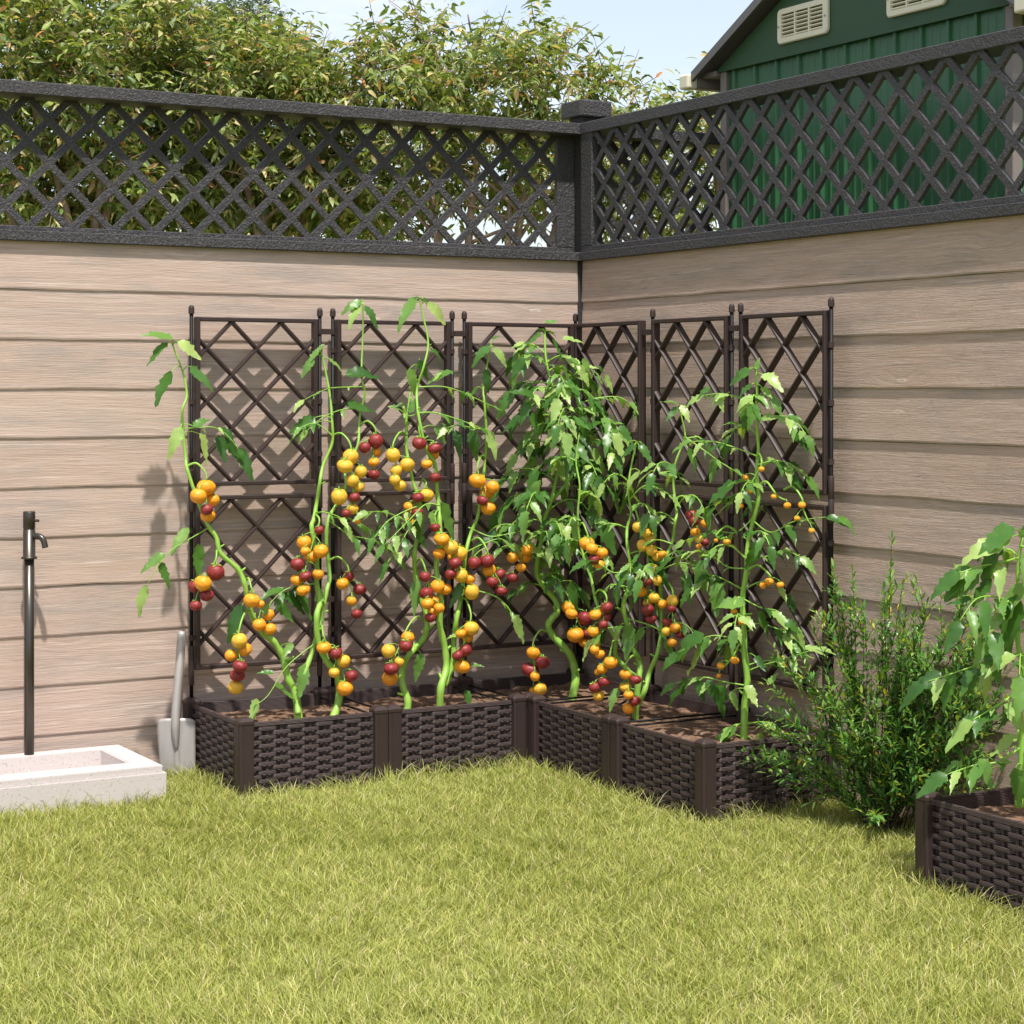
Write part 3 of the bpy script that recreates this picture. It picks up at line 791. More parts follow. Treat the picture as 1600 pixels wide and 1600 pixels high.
class Plant:
    def __init__(s, label, base, direc, lean=.0, soil=.155, cherry=False):
        """direc: horizontal direction of the plane the plant spreads in"""
        s.base = Vector((base[0], base[1], soil)); s.d = Vector((direc[0], direc[1], 0)).normalized(); s.n = Vector((-s.d.y, s.d.x, 0))
        if s.n.dot(FW) < 0: s.n = -s.n
        s.lean = lean
        s.root = empty('tomato_plant', s.base, label, 'plant', 'tomato plants in the planters')
        s.stem = MB(); s.lf = MB(); s.fruits = []; s.paths = []
    def p(s, px, py, off=0.0):
        """plane point; off pulls it towards the viewer (metres)"""
        zt = H + (610 - py) / F * 5.4
        sh = s.lean * max(0, zt - s.base.z)
        return at(px, py, s.base + s.n * (sh - off), s.n)
    def main(s, pts, r0, r1, off=0.0, wob=.012):
        P = [s.p(x, y, off + wob * math.sin(i * 1.7 + x * .1)) for i, (x, y) in enumerate(pts)]
        S = spline(P, 6); n = len(S)
        r0 *= 1.22; r1 *= 1.45
        rad = [(r0 + (r1 - r0) * (i / n) ** .8) * (1 + .10 * math.sin(i * 1.3) * .6) for i in range(n)]
        s.stem.tube(S, rad, 10); s.paths.append((S, rad))
        for i in range(8, n - 6, 9):      # pruned stubs
            if random.random() < .75:
                a = random.uniform(0, 2 * PI); d = (s.d * math.cos(a) + s.n * math.sin(a) * .6 + UP * random.uniform(.2, .8)).normalized()
                L = random.uniform(.006, .014) * (rad[i] / .006 + .6) * .7
                s.stem.tube([S[i], S[i] + d * (rad[i] + L * .7), S[i] + d * (rad[i] + L)], [rad[i] * .55, rad[i] * .38, rad[i] * .36], 6)
        return S
    def nearest(s, q, above=True):
        best = None; bd = 1e9
        for S, rad in s.paths:
            for i, p in enumerate(S):
                w = (p - q).length + (.0 if p.z > q.z + .01 else .06) 
                if w < bd: bd = w; best = p
        return best
    def cluster(s, fr, off=.04, start=None):
        F3 = []
        for k, (x, y, r, c) in enumerate(fr):
            q = s.p(x, y, off + .006 * math.sin(k * 2.3)); depth = (q - CAM).dot(FW); R = r * depth / F * 1.0
            F3.append([q, R, c])
        for it in range(30):              # push overlapping fruits apart along the view
            mv = False
            for a in range(len(F3)):
                for b in range(a + 1, len(F3)):
                    d = (F3[a][0] - F3[b][0]); need = (F3[a][1] + F3[b][1]) * .93
                    if d.length < need:
                        va = (F3[a][0] - CAM).normalized(); mv = True
                        sg = 1 if d.dot(va) > 0 else -1
                        F3[a][0] += va * (.0018 * sg); F3[b][0] -= va * (.0018 * sg)
            if not mv: break
        top = min(fr, key=lambda f: f[1]); Ft = max(F3, key=lambda f: f[0].z); Fb = min(F3, key=lambda f: f[0].z)
        q0 = s.p(*start) if start else s.nearest(Ft[0])
        tp = Ft[0] + UP * (Ft[1] * 1.25 + .004)
        mid = (q0 + tp) / 2 + UP * (.012 + .10 * (q0 - tp).length)
        cen = sum((f[0] for f in F3), Vector()) / len(F3)
        path = [q0, mid, tp]
        if len(F3) > 1:
            path += [(tp * .45 + cen * .55) - s.n * -.006, cen * .4 + Fb[0] * .6 + s.n * .004 + UP * Fb[1]]
        S = spline(path, 7); n = len(S)
        s.stem.tube(S, [.0032 - .0015 * i / n for i in range(n)], 7)
        for q, R, c in F3:
            cap = q + UP * R * .95
            b = min(S[len(S) // 3:], key=lambda p: (p - (cap + UP * .012)).length)
            s.stem.tube(spline([b, (b + cap) / 2 + UP * .004, cap], 3), .0012, 6)
            s.fruits.append((q, R, c))
    def leaf(s, x0, y0, x1, y1, off=.02, w=.50, dz=0.0, up=None):
        a = s.p(x0, y0, off); b = s.p(x1, y1, off + dz + random.uniform(-.012, .02)); d = b - a; L = d.length
        best = min((p_ for S, r_ in s.paths for p_ in S), key=lambda p_: (p_ - a).length)
        if .004 < (best - a).length < .055:      # leaf stalk back to the stem
            s.stem.tube(spline([best, (best + a) / 2 + UP * .005, a + d * .03], 4), [.0016 - .00009 * k for k in range(9)], 6)
        n = up or (-FW * random.uniform(.25, .9) + UP * random.uniform(.4, 1.0) + RT * random.uniform(-.5, .5))
        s.lf.leaf(a, d, n, L * 1.12, L * w * random.uniform(.9, 1.12), random.uniform(.05, .3), random.uniform(.1, .4), 10, .2, 1)
    def frond(s, pts, leaves=6, size=.045, off=.02, dz=0.0, r=.0022, term=True):
        """pts: pixel polyline of the leaf stalk"""
        P = [s.p(x, y, off + dz * i / max(1, len(pts) - 1)) for i, (x, y) in enumerate(pts)]
        q = s.nearest(P[0]); 
        if (q - P[0]).length < .05: P[0] = q
        s.frond3(spline(P, 6), leaves, size, r, term)
    def frond3(s, S, leaves, size, r=.0022, term=True, t0=.3):
        n = len(S); s.stem.tube(S, [r * (1 - .6 * i / n) for i in range(n)], 6)
        for k in range(leaves):
            t = t0 + (.96 - t0) * (k + .5 * random.random()) / max(1, leaves); i = min(n - 2, int(t * (n - 1)))
            tan = (S[min(i + 1, n - 1)] - S[max(i - 1, 0)]).normalized(); sg = 1 if k % 2 else -1
            side = tan.cross(UP); side = side.normalized() if side.length > .1 else s.d
            d = (tan * .55 + side * sg * random.uniform(.5, 1.0) + UP * random.uniform(-.7, .12)).normalized()
            L = size * random.uniform(.75, 1.3)
            if random.random() < .28: L *= .42
            st = S[i] + d * L * .16
            s.stem.tube([S[i], st], r * .4, 5, False)
            s.lf.leaf(st, d, UP * .8 + side * -sg * .2 - FW * random.uniform(0, .5), L, L * random.uniform(.42, .56), random.uniform(.1, .5), random.uniform(.1, .4), 9, .2, 1)
            if random.random() < .5:      # tiny leaflet between the pairs
                j = max(0, i - 2); d2 = (tan * .3 - side * sg + UP * .2).normalized()
                s.lf.leaf(S[j], d2, UP, L * .25, L * .12, .1, .2, 4, .1)
        if term:
            tan = (S[-1] - S[-3]).normalized(); L = size * random.uniform(1.05, 1.4)
            s.lf.leaf(S[-1], tan + UP * -.25, UP * .7 - FW * .5 + RT * random.uniform(-.4, .4), L, L * .5, random.uniform(.15, .45), .25, 10, .22, 1)
    def auto(s, t0, t1, n, length, size, path=0, leaves=6, wid=1.0, back=.5, front=1.0):
        S, rad = s.paths[path]
        for k in range(n):
            t = t0 + (t1 - t0) * (k + random.random() * .8) / n; i = min(len(S) - 2, int(t * (len(S) - 1)))
            a = k * 2.4 + random.uniform(-.5, .5)
            c, sn = math.cos(a) * wid, math.sin(a)
            sn = sn * (back if sn > 0 else front)
            d = (s.d * c + s.n * sn); L = length * random.uniform(.65, 1.15) * (1 - .35 * max(0, t - .8) / .2)
            d = d.normalized() * (.5 + .5 * min(1, d.length))
            rise = random.uniform(.15, .9)
            P = [S[i], S[i] + d * L * .35 + UP * L * rise * .35, S[i] + d * L * .72 + UP * L * (rise * .35), S[i] + d * L + UP * L * (rise * .25 - .22)]
            s.frond3(spline(P, 5), leaves, size * random.uniform(.8, 1.15), .0024)
    def tip(s, path=0, n=4, size=.04):
        S, rad = s.paths[path]; q = S[-1]
        for k in range(n):
            a = k * 2 * PI / n + random.random(); d = s.d * math.cos(a) + s.n * math.sin(a) * .6 + UP * random.uniform(-.1, .5)
            s.lf.leaf(q, d, UP, size * random.uniform(.7, 1.1), size * .4, .4, .3, 8, .2)
    def finish(s):
        s.stem.build('stem', MSTEM, s.root)
        if s.lf.v:
            # keep leaves and fruits on this side of the boards
            for v in s.lf.v:
                if v.y > .032: v.y = .032 - (v.y - .032) * .05
                if v.x > .032: v.x = .032 - (v.x - .032) * .05
            s.lf.build('foliage', MLEAF, s.root)
        for q, R, c in s.fruits:
            o = bpy.data.objects.new('tomato', random.choice(TM[c])); COL.objects.link(o); o.parent = s.root
            o.location = q - s.base; e = random.uniform(.95, 1.05); o.scale = (R * e, R * random.uniform(.95, 1.05), R * (random.uniform(1.0, 1.14) if c == 'y' else random.uniform(.93, 1.04))); o.rotation_euler = (random.uniform(-.3, .3), random.uniform(-.3, .3), random.uniform(0, 6.28))
            o['label'] = CNAME[c]
            k = bpy.data.objects.new('calyx', ME_CAL); COL.objects.link(k); k.parent = o

XD = (1, -.05); 
# ---- plant 1
p = Plant('tomato plant with long bare vine reaching left past the trellis edge, forked at its base', (-.99, -.20), XD, .08)
p.main([(467, 1128), (462, 1085), (450, 1060), (443, 1030), (430, 1005), (412, 990), (395, 965), (387, 935), (383, 915), (372, 890), (345, 865), (338, 840), (325, 820), (310, 785), (293, 735), (290, 715), (286, 670), (285, 640), (292, 617), (285, 580), (270, 540)], .0095, .0016)
p.main([(466, 1116), (465, 1088), (476, 1052), (487, 1020), (500, 975), (510, 925), (515, 900), (510, 850), (513, 812), (525, 790), (540, 762), (540, 735), (552, 712), (560, 690), (562, 652), (570, 615), (566, 595), (565, 570), (567, 522), (567, 472)], .0066, .0014, .01)
for a in ((270, 530, 228, 512), (262, 535, 230, 561), (278, 533, 312, 557), (268, 580, 243, 627), (297, 572, 331, 606), (283, 667, 264, 707), (302, 667, 327, 650), (258, 866, 222, 886), (295, 825, 268, 858), (249, 878, 266, 912), (230, 914, 215, 956), (309, 850, 310, 900), (378, 945, 357, 996), (443, 920, 409, 930), (430, 936, 456, 967), (445, 925, 476, 952), (459, 918, 490, 956), (500, 920, 504, 966), (475, 1038, 470, 1083), (428, 1070, 462, 1090), (457, 1005, 442, 1026), (428, 1052, 404, 1048), (402, 1092, 392, 1125),
          (565, 470, 535, 483), (562, 478, 544, 505), (570, 478, 591, 505), (540, 585, 588, 582), (540, 634, 582, 637), (312, 677, 326, 717), (340, 680, 351, 718), (352, 684, 372, 716), (372, 700, 394, 744), (345, 668, 366, 690), (470, 625, 460, 640)):
    p.leaf(*a)
p.frond([(290, 677), (310, 668), (335, 668), (355, 680), (373, 702)], 4, .03, .02, .02, .0018)
p.frond([(325, 832), (300, 840), (270, 858), (250, 880), (231, 912)], 2, .014, .02, .02, .0018, False)
p.frond([(497, 912), (465, 915), (440, 925), (420, 945)], 4, .028, .025, .02, .0018)
p.frond([(495, 1018), (470, 1022), (445, 1045), (420, 1085), (402, 1100)], 2, .016, .03, .02, .0018)
p.frond([(568, 610), (540, 605), (510, 608), (475, 625)], 5, .034, .03, .03, .002)
p.frond([(565, 645), (535, 640), (505, 652), (480, 672)], 6, .034, .02, .03, .002)
p.frond([(520, 815), (548, 812), (585, 832), (615, 862)], 8, .042, .03, .04)
p.frond([(520, 820), (545, 835), (575, 842), (600, 850)], 7, .040, .05, .04)
p.cluster([(322, 762, 15, 'o'), (310, 775, 13, 'o'), (333, 781, 10, 'o'), (323, 796, 10, 'r'), (325, 806, 12, 'o')], .03, (293, 728))
p.cluster([(337, 894, 14, 'r'), (317, 911, 13, 'o'), (305, 916, 11, 'r'), (323, 930, 11, 'r'), (306, 946, 10, 'r')], .03, (340, 866))
p.cluster([(393, 938, 13, 'o'), (407, 944, 7, 'o'), (419, 960, 10, 'o'), (405, 976, 11, 'o'), (422, 983, 10, 'o')], .035, (384, 908))
p.cluster([(374, 1001, 13, 'y'), (382, 1015, 12, 'o'), (361, 1024, 10, 'o'), (375, 1041, 12, 'r'), (371, 1055, 12, 'r'), (368, 1074, 12, 'y')], .04, (392, 955))
p.cluster([(587, 689, 12, 'r'), (570, 699, 10, 'r'), (588, 706, 8, 'o'), (584, 722, 9, 'o'), (584, 741, 9, 'r')], .03, (563, 664))
p.cluster([(544, 900, 9, 'r'), (535, 912, 10, 'o'), (562, 921, 10, 'r'), (549, 939, 8, 'o'), (557, 959, 9, 'r')], .03, (515, 875))
p.finish()
# ---- plant 2
p = Plant('second tomato plant from the left, fruit clusters along its stem beside the first pole pair', (-.896, -.215), XD, .08)
p.main([(520, 1124), (530, 1090), (527, 1052), (512, 1035), (497, 1000), (495, 962), (500, 940), (495, 912), (495, 875), (487, 825), (490, 812), (495, 785), (500, 752), (505, 727), (519, 692), (519, 660), (515, 615), (507, 572), (502, 550)], .0092, .0016, .02)
for a in ((500, 545, 481, 566), (490, 560, 472, 587), (514, 560, 538, 580), (495, 660, 455, 686), (492, 652, 456, 672), (497, 550, 506, 535)): p.leaf(*a)
p.frond([(490, 815), (505, 800), (530, 808), (540, 820)], 5, .036, .05, .03)
p.frond([(519, 690), (500, 665), (485, 662), (470, 668)], 5, .028, .02, .03)
p.cluster([(475, 847, 12, 'o'), (499, 828, 8, 'r'), (486, 870, 11, 'o'), (501, 861, 12, 'o'), (477, 861, 8, 'o'), (465, 881, 12, 'r'), (477, 900, 10, 'r'), (464, 906, 10, 'o'), (497, 897, 9, 'o'), (474, 922, 11, 'o')], .05, (489, 815))
p.cluster([(506, 1012, 12, 'o'), (524, 1020, 11, 'r'), (537, 1033, 11, 'y'), (522, 1051, 9, 'y'), (549, 1056, 10, 'r'), (539, 1075, 13, 'o')], .05, (500, 982))
p.cluster([(548, 714, 12, 'y'), (539, 728, 13, 'y'), (564, 737, 10, 'y'), (551, 751, 10, 'y'), (560, 761, 9, 'y'), (530, 776, 13, 'y'), (554, 777, 9, 'r'), (551, 795, 9, 'y'), (541, 802, 8, 'r'), (559, 814, 6, 'o')], .06, (520, 680))
p.finish()
# ---- plant 3
p = Plant('third tomato plant from the left with an S-curved stem and low red fruit', (-.685, -.235), XD, .08)
p.main([(635, 1118), (637, 1095), (629, 1070), (629, 1045), (640, 1022), (660, 1000), (667, 980), (665, 957), (655, 930), (650, 905), (648, 880), (648, 860), (655, 830), (660, 810), (655, 780), (647, 758), (640, 727), (635, 700), (635, 660), (630, 635)], .0088, .0028)
p.main([(634, 665), (640, 620), (646, 590), (655, 565)], .0026, .0014, 0)
for a in ((652, 905, 646, 952), (658, 1020, 650, 1058), (640, 575, 648, 612), (655, 562, 668, 590), (628, 630, 618, 636), (640, 645, 652, 620)): p.leaf(*a)
p.frond([(632, 632), (655, 640), (640, 650), (625, 640)], 3, .03, .02, .0)
p.frond([(655, 790), (630, 800), (605, 815), (585, 840)], 8, .045, .06, .03)
p.frond([(652, 830), (630, 812), (600, 800), (575, 800)], 8, .042, .04, .03)
p.frond([(660, 800), (640, 825), (625, 850), (605, 880)], 6, .045, .07, .02)
p.cluster([(614, 711, 11, 'y'), (636, 726, 12, 'y'), (619, 735, 10, 'y'), (617, 750, 9, 'y'), (625, 759, 10, 'y')], .05, (635, 680))
p.cluster([(637, 996, 11, 'o'), (634, 1009, 11, 'r'), (607, 1017, 11, 'y'), (624, 1034, 8, 'y'), (611, 1045, 12, 'r'), (609, 1060, 13, 'o')], .05, (664, 972))
p.cluster([(666, 774, 12, 'y'), (653, 777, 10, 'r'), (639, 792, 9, 'o'), (652, 801, 10, 'r'), (640, 815, 8, 'o')], .05, (655, 760))
p.cluster([(664, 901, 9, 'r'), (684, 916, 12, 'o'), (666, 927, 11, 'r'), (668, 943, 10, 'o'), (679, 937, 8, 'o'), (677, 956, 9, 'o'), (686, 950, 9, 'o'), (672, 965, 9, 'r'), (696, 921, 10, 'o')], .07, (650, 880))
p.finish()
# ---- plant 4
p = Plant('fourth tomato plant from the left, forked, its tip above the second trellis', (-.595, -.26), XD, .08)
p.main([(687, 1116), (689, 1075), (697, 1045), (695, 1012), (687, 975), (689, 940), (684, 910), (682, 880), (688, 850), (687, 815), (685, 790), (683, 765), (680, 727), (665, 697), (657, 665), (652, 635), (652, 605), (662, 573), (669, 535), (660, 490), (656, 468)], .0092, .0014, .02)
p.main([(694, 1072), (707, 1040), (709, 1000), (713, 970), (718, 945), (722, 925), (727, 870), (735, 835), (745, 812), (750, 785), (757, 730), (760, 680), (757, 630), (755, 605), (762, 565), (767, 540)], .0072, .0014, .01)
for a in ((650, 465, 621, 502), (660, 466, 673, 480), (668, 473, 694, 503), (655, 466, 648, 463), (672, 545, 693, 560), (690, 582, 678, 594), (708, 580, 672, 590), (700, 612, 714, 624), (728, 613, 745, 632), (765, 540, 738, 562), (772, 543, 792, 566), (768, 530, 780, 524), (760, 577, 762, 609), (745, 605, 736, 618), (700, 668, 690, 660), (712, 672, 719, 708), (737, 672, 744, 712), (762, 672, 775, 712), (680, 665, 695, 690), (690, 785, 712, 838), (672, 800, 690, 842), (722, 910, 705, 945), (800, 960, 819, 998), (735, 1040, 755, 1038), (722, 990, 700, 992), (727, 1078, 735, 1105), (775, 830, 748, 850), (640, 810, 664, 850)):
    p.leaf(*a)
p.frond([(654, 612), (690, 604), (720, 612), (755, 628), (785, 642)], 6, .026, .02, .03)
p.frond([(655, 655), (680, 645), (715, 655), (750, 668)], 7, .036, .03, .03)
p.frond([(758, 680), (735, 668), (715, 664), (700, 668)], 5, .034, .03, .03)
p.frond([(745, 925), (770, 930), (790, 945), (802, 962)], 4, .024, .04, .02, .003)
p.frond([(738, 835), (765, 838), (790, 835), (815, 830)], 6, .036, .03, .03)
p.frond([(687, 790), (665, 788), (640, 812), (600, 852)], 7, .040, .07, .02)
p.frond([(722, 870), (755, 850), (780, 842), (800, 850)], 5, .036, .04, .02)
p.cluster([(655, 692, 12, 'r'), (679, 700, 11, 'r'), (677, 710, 9, 'o'), (667, 725, 9, 'o'), (680, 746, 9, 'r')], .03, (655, 655))
p.cluster([(690, 842, 12, 'o'), (680, 824, 8, 'r'), (704, 855, 13, 'y'), (686, 865, 10, 'o'), (717, 865, 13, 'y'), (709, 872, 10, 'o'), (711, 880, 10, 'r'), (704, 897, 9, 'r'), (720, 899, 11, 'y'), (734, 905, 9, 'o'), (737, 925, 12, 'y')], .05, (687, 805))
p.cluster([(736, 982, 13, 'y'), (720, 990, 9, 'o'), (731, 997, 9, 'o'), (726, 1016, 11, 'r'), (715, 1024, 9, 'r'), (722, 1042, 12, 'o')], .05, (722, 935))
p.cluster([(746, 751, 14, 'o'), (770, 761, 11, 'o'), (761, 770, 12, 'o'), (754, 782, 9, 'r'), (763, 794, 12, 'o')], .04, (758, 715))
p.cluster([(741, 879, 11, 'r'), (761, 876, 12, 'r'), (764, 891, 11, 'o'), (769, 909, 10, 'r'), (781, 897, 10, 'r'), (801, 903, 9, 'r'), (783, 923, 9, 'r')], .05, (737, 845))
p.finish()
# ---- plant 5, dense one in the corner
p = Plant('densest leafy tomato plant, dark green, filling the trellis corner above a thick S-shaped stem', (-.185, -.283), (.95, -.3), .04)
p.main([(892, 1098), (899, 1065), (896, 1037), (887, 1017), (865, 995), (857, 975), (871, 955), (867, 937), (850, 917), (839, 897), (840, 875), (845, 850), (850, 815), (862, 780), (875, 720), (880, 665), (878, 640), (862, 600), (853, 560), (851, 518)], .0105, .002)
p.main([(860, 785), (895, 740), (905, 690), (905, 640), (890, 590)], .005, .002, .01)
for a in ((852, 505, 872, 500), (848, 522, 818, 535), (820, 535, 800, 540), (820, 560, 798, 585), (862, 530, 880, 560), (878, 530, 908, 530), (877, 570, 893, 598), (890, 560, 910, 570), (910, 560, 922, 580), (935, 572, 944, 582), (945, 585, 957, 612), (910, 650, 915, 685), (945, 660, 955, 690), (968, 665, 988, 690), (830, 645, 840, 675), (815, 650, 788, 672), (835, 620, 800, 605), (870, 720, 890, 765), (845, 750, 825, 795), (860, 810, 885, 850), (897, 805, 900, 845), (935, 810, 960, 860), (925, 700, 945, 735), (865, 840, 855, 872), (820, 848, 858, 872)):
    p.leaf(*a, off=.09, w=.5)
p.auto(.40, .62, 8, .13, .050, 0, 7, 1.0, .35, 1.0)
p.auto(.58, .97, 28, .165, .056, 0, 8, 1.0, .35, 1.0)
p.auto(.15, .98, 17, .165, .054, 1, 8, 1.0, .35, 1.0)
p.tip(0, 5, .045); p.tip(1, 4, .04)
p.cluster([(824, 859, 10, 'o'), (801, 871, 10, 'o'), (820, 870, 11, 'o'), (814, 887, 8, 'o')], .07, (843, 845))
p.cluster([(833, 1020, 11, 'o'), (848, 1035, 11, 'r'), (829, 1047, 14, 'r'), (836, 1057, 8, 'o'), (844, 1077, 11, 'y'), (833, 1079, 6, 'o')], .05, (855, 988))
p.cluster([(889, 949, 11, 'o'), (893, 959, 10, 'o'), (914, 966, 12, 'r'), (899, 992, 14, 'o'), (917, 990, 8, 'r'), (914, 1004, 10, 'o')], .03, (865, 925))
p.finish()
# ---- plant 6
p = Plant('three-stemmed tomato plant right of the corner, hung with yellow, orange and red fruit', (-.213, -.66), (.75, -.66), .0)
p.main([(992, 1134), (994, 1100), (998, 1060), (1000, 1037), (987, 1007), (980, 975), (974, 950), (977, 932), (985, 910), (985, 882), (980, 850), (980, 825), (986, 802), (982, 770), (985, 735), (995, 690)], .0085, .0014)
p.main([(995, 1105), (1007, 1080), (1015, 1050), (1027, 1022), (1033, 990), (1033, 950), (1032, 912), (1036, 880), (1050, 848), (1055, 815), (1057, 800), (1052, 755), (1055, 725), (1068, 690), (1070, 675), (1062, 640)], .0065, .0014, .005)
p.main([(998, 1062), (975, 1040), (962, 1025), (962, 1000), (952, 982), (940, 960), (930, 935), (924, 905), (915, 880), (905, 840), (903, 800), (906, 760), (900, 720), (905, 680)], .006, .0012, -.02)
for a in ((1060, 632, 1035, 625), (1058, 636, 1042, 655), (1064, 633, 1077, 655), (992, 695, 972, 712), (998, 695, 1019, 718), (1000, 735, 975, 770), (1075, 700, 1090, 735), (1120, 715, 1110, 750), (1030, 740, 1056, 742), (890, 910, 900, 948), (950, 870, 952, 868), (965, 915, 965, 945), (1025, 880, 1045, 915), (1070, 895, 1078, 935), (1100, 890, 1085, 920), (1075, 870, 1055, 860), (940, 985, 935, 1010), (965, 980, 962, 1005), (1005, 980, 990, 1005), (985, 975, 978, 1025), (965, 1075, 952, 1105)): p.leaf(*a)
p.frond([(988, 790), (1005, 760), (1025, 762), (1045, 772)], 7, .041, .03, .02)
p.frond([(1068, 690), (1095, 700), (1130, 725), (1165, 745)], 7, .046, .03, .0)
p.frond([(985, 900), (960, 895), (935, 880), (918, 878)], 7, .041, .04, .02)
p.frond([(1032, 900), (1060, 880), (1090, 885), (1115, 905)], 8, .048, .04, .0)
p.frond([(980, 975), (1010, 975), (1030, 985), (1040, 1000)], 6, .039, .03, .0)
p.frond([(983, 990), (960, 980), (940, 985), (925, 1000)], 7, .046, .04, .0)
p.frond([(1050, 850), (1020, 845), (985, 880)], 6, .039, .05, .0)
p.auto(.45, .95, 8, .10, .042, 0, 6); p.auto(.25, .95, 9, .10, .042, 1, 6); p.auto(.6, .95, 5, .1, .042, 2, 6); p.tip(0, 3, .03)
p.cluster([(997, 823, 9, 'y'), (1009, 832, 9, 'y'), (1016, 841, 9, 'y'), (1004, 852, 9, 'y'), (1018, 860, 9, 'y'), (1026, 869, 8, 'y'), (1035, 866, 7, 'o'), (1021, 889, 8, 'o'), (1027, 907, 8, 'y'), (1011, 909, 7, 'r')], .04, (986, 795))
p.cluster([(1001, 924, 10, 'o'), (1022, 934, 9, 'y'), (1012, 942, 8, 'o'), (1012, 952, 10, 'r'), (1035, 944, 8, 'o'), (1017, 967, 9, 'r')], .03, (984, 890))
p.cluster([(1051, 939, 10, 'y'), (1049, 951, 7, 'r'), (1043, 972, 8, 'r'), (1055, 981, 9, 'o'), (1041, 987, 8, 'y'), (1063, 991, 8, 'r'), (1050, 1004, 8, 'o')], .04, (1033, 915))
p.cluster([(917, 849, 12, 'o'), (925, 857, 10, 'o'), (940, 864, 10, 'o'), (928, 874, 9, 'r'), (936, 882, 9, 'o')], .04, (904, 822))
p.cluster([(948, 949, 10, 'r'), (930, 960, 10, 'o'), (947, 964, 8, 'r'), (943, 976, 8, 'r'), (927, 986, 10, 'o'), (930, 1004, 8, 'y'), (929, 1015, 8, 'o'), (937, 1022, 8, 'o')], .04, (928, 930))
p.cluster([(954, 1035, 11, 'o'), (941, 1045, 9, 'o'), (934, 1050, 6, 'o'), (944, 1065, 9, 'r'), (929, 1074, 9, 'r'), (935, 1087, 9, 'y')], .04, (962, 1005))
p.cluster([(977, 1054, 9, 'o'), (993, 1062, 9, 'r'), (977, 1073, 9, 'y'), (982, 1086, 8, 'o'), (992, 1095, 9, 'r'), (982, 1107, 10, 'o')], .05, (1000, 1030))
p.cluster([(1080, 805, 10, 'r'), (1084, 814, 9, 'r'), (1101, 818, 7, 'o'), (1086, 831, 8, 'o'), (1092, 842, 7, 'y'), (1101, 847, 7, 'r'), (1092, 854, 5, 'o')], .02, (1055, 780))
p.finish()
# ---- plant 7, cherry tomatoes
p = Plant('upright light green tomato plant with tiny orange fruit, nearest the shrub', (-.145, -1.05), (.62, -.78), .0)
p.main([(1162, 1160), (1164, 1100), (1168, 1065), (1163, 1015), (1162, 975), (1160, 935), (1166, 895), (1168, 855), (1175, 820), (1185, 780), (1182, 740), (1185, 700), (1182, 660), (1183, 620), (1181, 575)], .0085, .0018, 0, .006)
for a in ((1181, 577, 1186, 560), (1172, 577, 1140, 595), (1190, 585, 1222, 602), (1175, 600, 1155, 615), (1110, 605, 1090, 622), (1120, 615, 1130, 640), (1160, 635, 1168, 668), (1205, 620, 1220, 645), (1190, 605, 1205, 618), (1165, 650, 1160, 668), (1190, 655, 1215, 648), (1230, 650, 1252, 655), (1235, 670, 1262, 700), (1185, 845, 1168, 885), (1215, 730, 1245, 735), (1230, 740, 1255, 760), (1150, 755, 1108, 780), (1145, 785, 1115, 800), (1112, 830, 1135, 845), (1120, 910, 1120, 958), (1165, 945, 1115, 940), (1185, 955, 1200, 990), (1205, 955, 1230, 975), (1250, 1020, 1238, 1005), (1258, 1010, 1290, 1022), (1215, 1025, 1225, 1050), (1180, 1025, 1195, 1045), (1100, 990, 1048, 1030), (1110, 1000, 1070, 1040), (1075, 1062, 1042, 1095), (1090, 1062, 1100, 1092), (1105, 1062, 1118, 1092), (1120, 1068, 1134, 1112), (1142, 1080, 1152, 1105), (1165, 1070, 1182, 1100), (1200, 1070, 1215, 1052), (1140, 1150, 1128, 1160), (1150, 1135, 1130, 1155), (1190, 1145, 1180, 1168), (1215, 1145, 1228, 1178), (1310, 808, 1337, 826), (1225, 970, 1250, 985)):
    p.leaf(*a, off=.03, w=.58)
for pts in ([(1182, 640), (1150, 620), (1125, 615), (1100, 618)], [(1183, 665), (1215, 650), (1240, 655), (1260, 680)], [(1182, 720), (1150, 700), (1115, 690), (1080, 690)], [(1185, 735), (1210, 720), (1235, 725), (1260, 745)],
            [(1184, 765), (1155, 770), (1130, 780), (1100, 795)], [(1175, 815), (1150, 832), (1115, 830), (1070, 845)], [(1177, 822), (1205, 832), (1240, 815), (1290, 808)], [(1166, 900), (1135, 885), (1100, 860), (1050, 872)],
            [(1160, 935), (1130, 905), (1110, 900), (1080, 920)], [(1162, 945), (1190, 950), (1215, 955), (1240, 980)], [(1163, 1010), (1135, 995), (1105, 995), (1060, 1020)], [(1168, 1060), (1190, 1040), (1225, 1030), (1270, 1015)],
            [(1165, 1080), (1135, 1066), (1095, 1058), (1055, 1068)], [(1163, 1150), (1190, 1128), (1210, 1132), (1225, 1150)], [(1163, 1140), (1150, 1132), (1140, 1138), (1130, 1148)], [(1168, 880), (1195, 870), (1225, 860), (1250, 870)], [(1163, 985), (1190, 975), (1220, 985), (1240, 1000)]):
    p.frond(pts, 8, .047, .01, random.uniform(-.01, .03))
p.auto(.12, .95, 11, .11, .046, 0, 7)
p.tip(0, 3, .03)
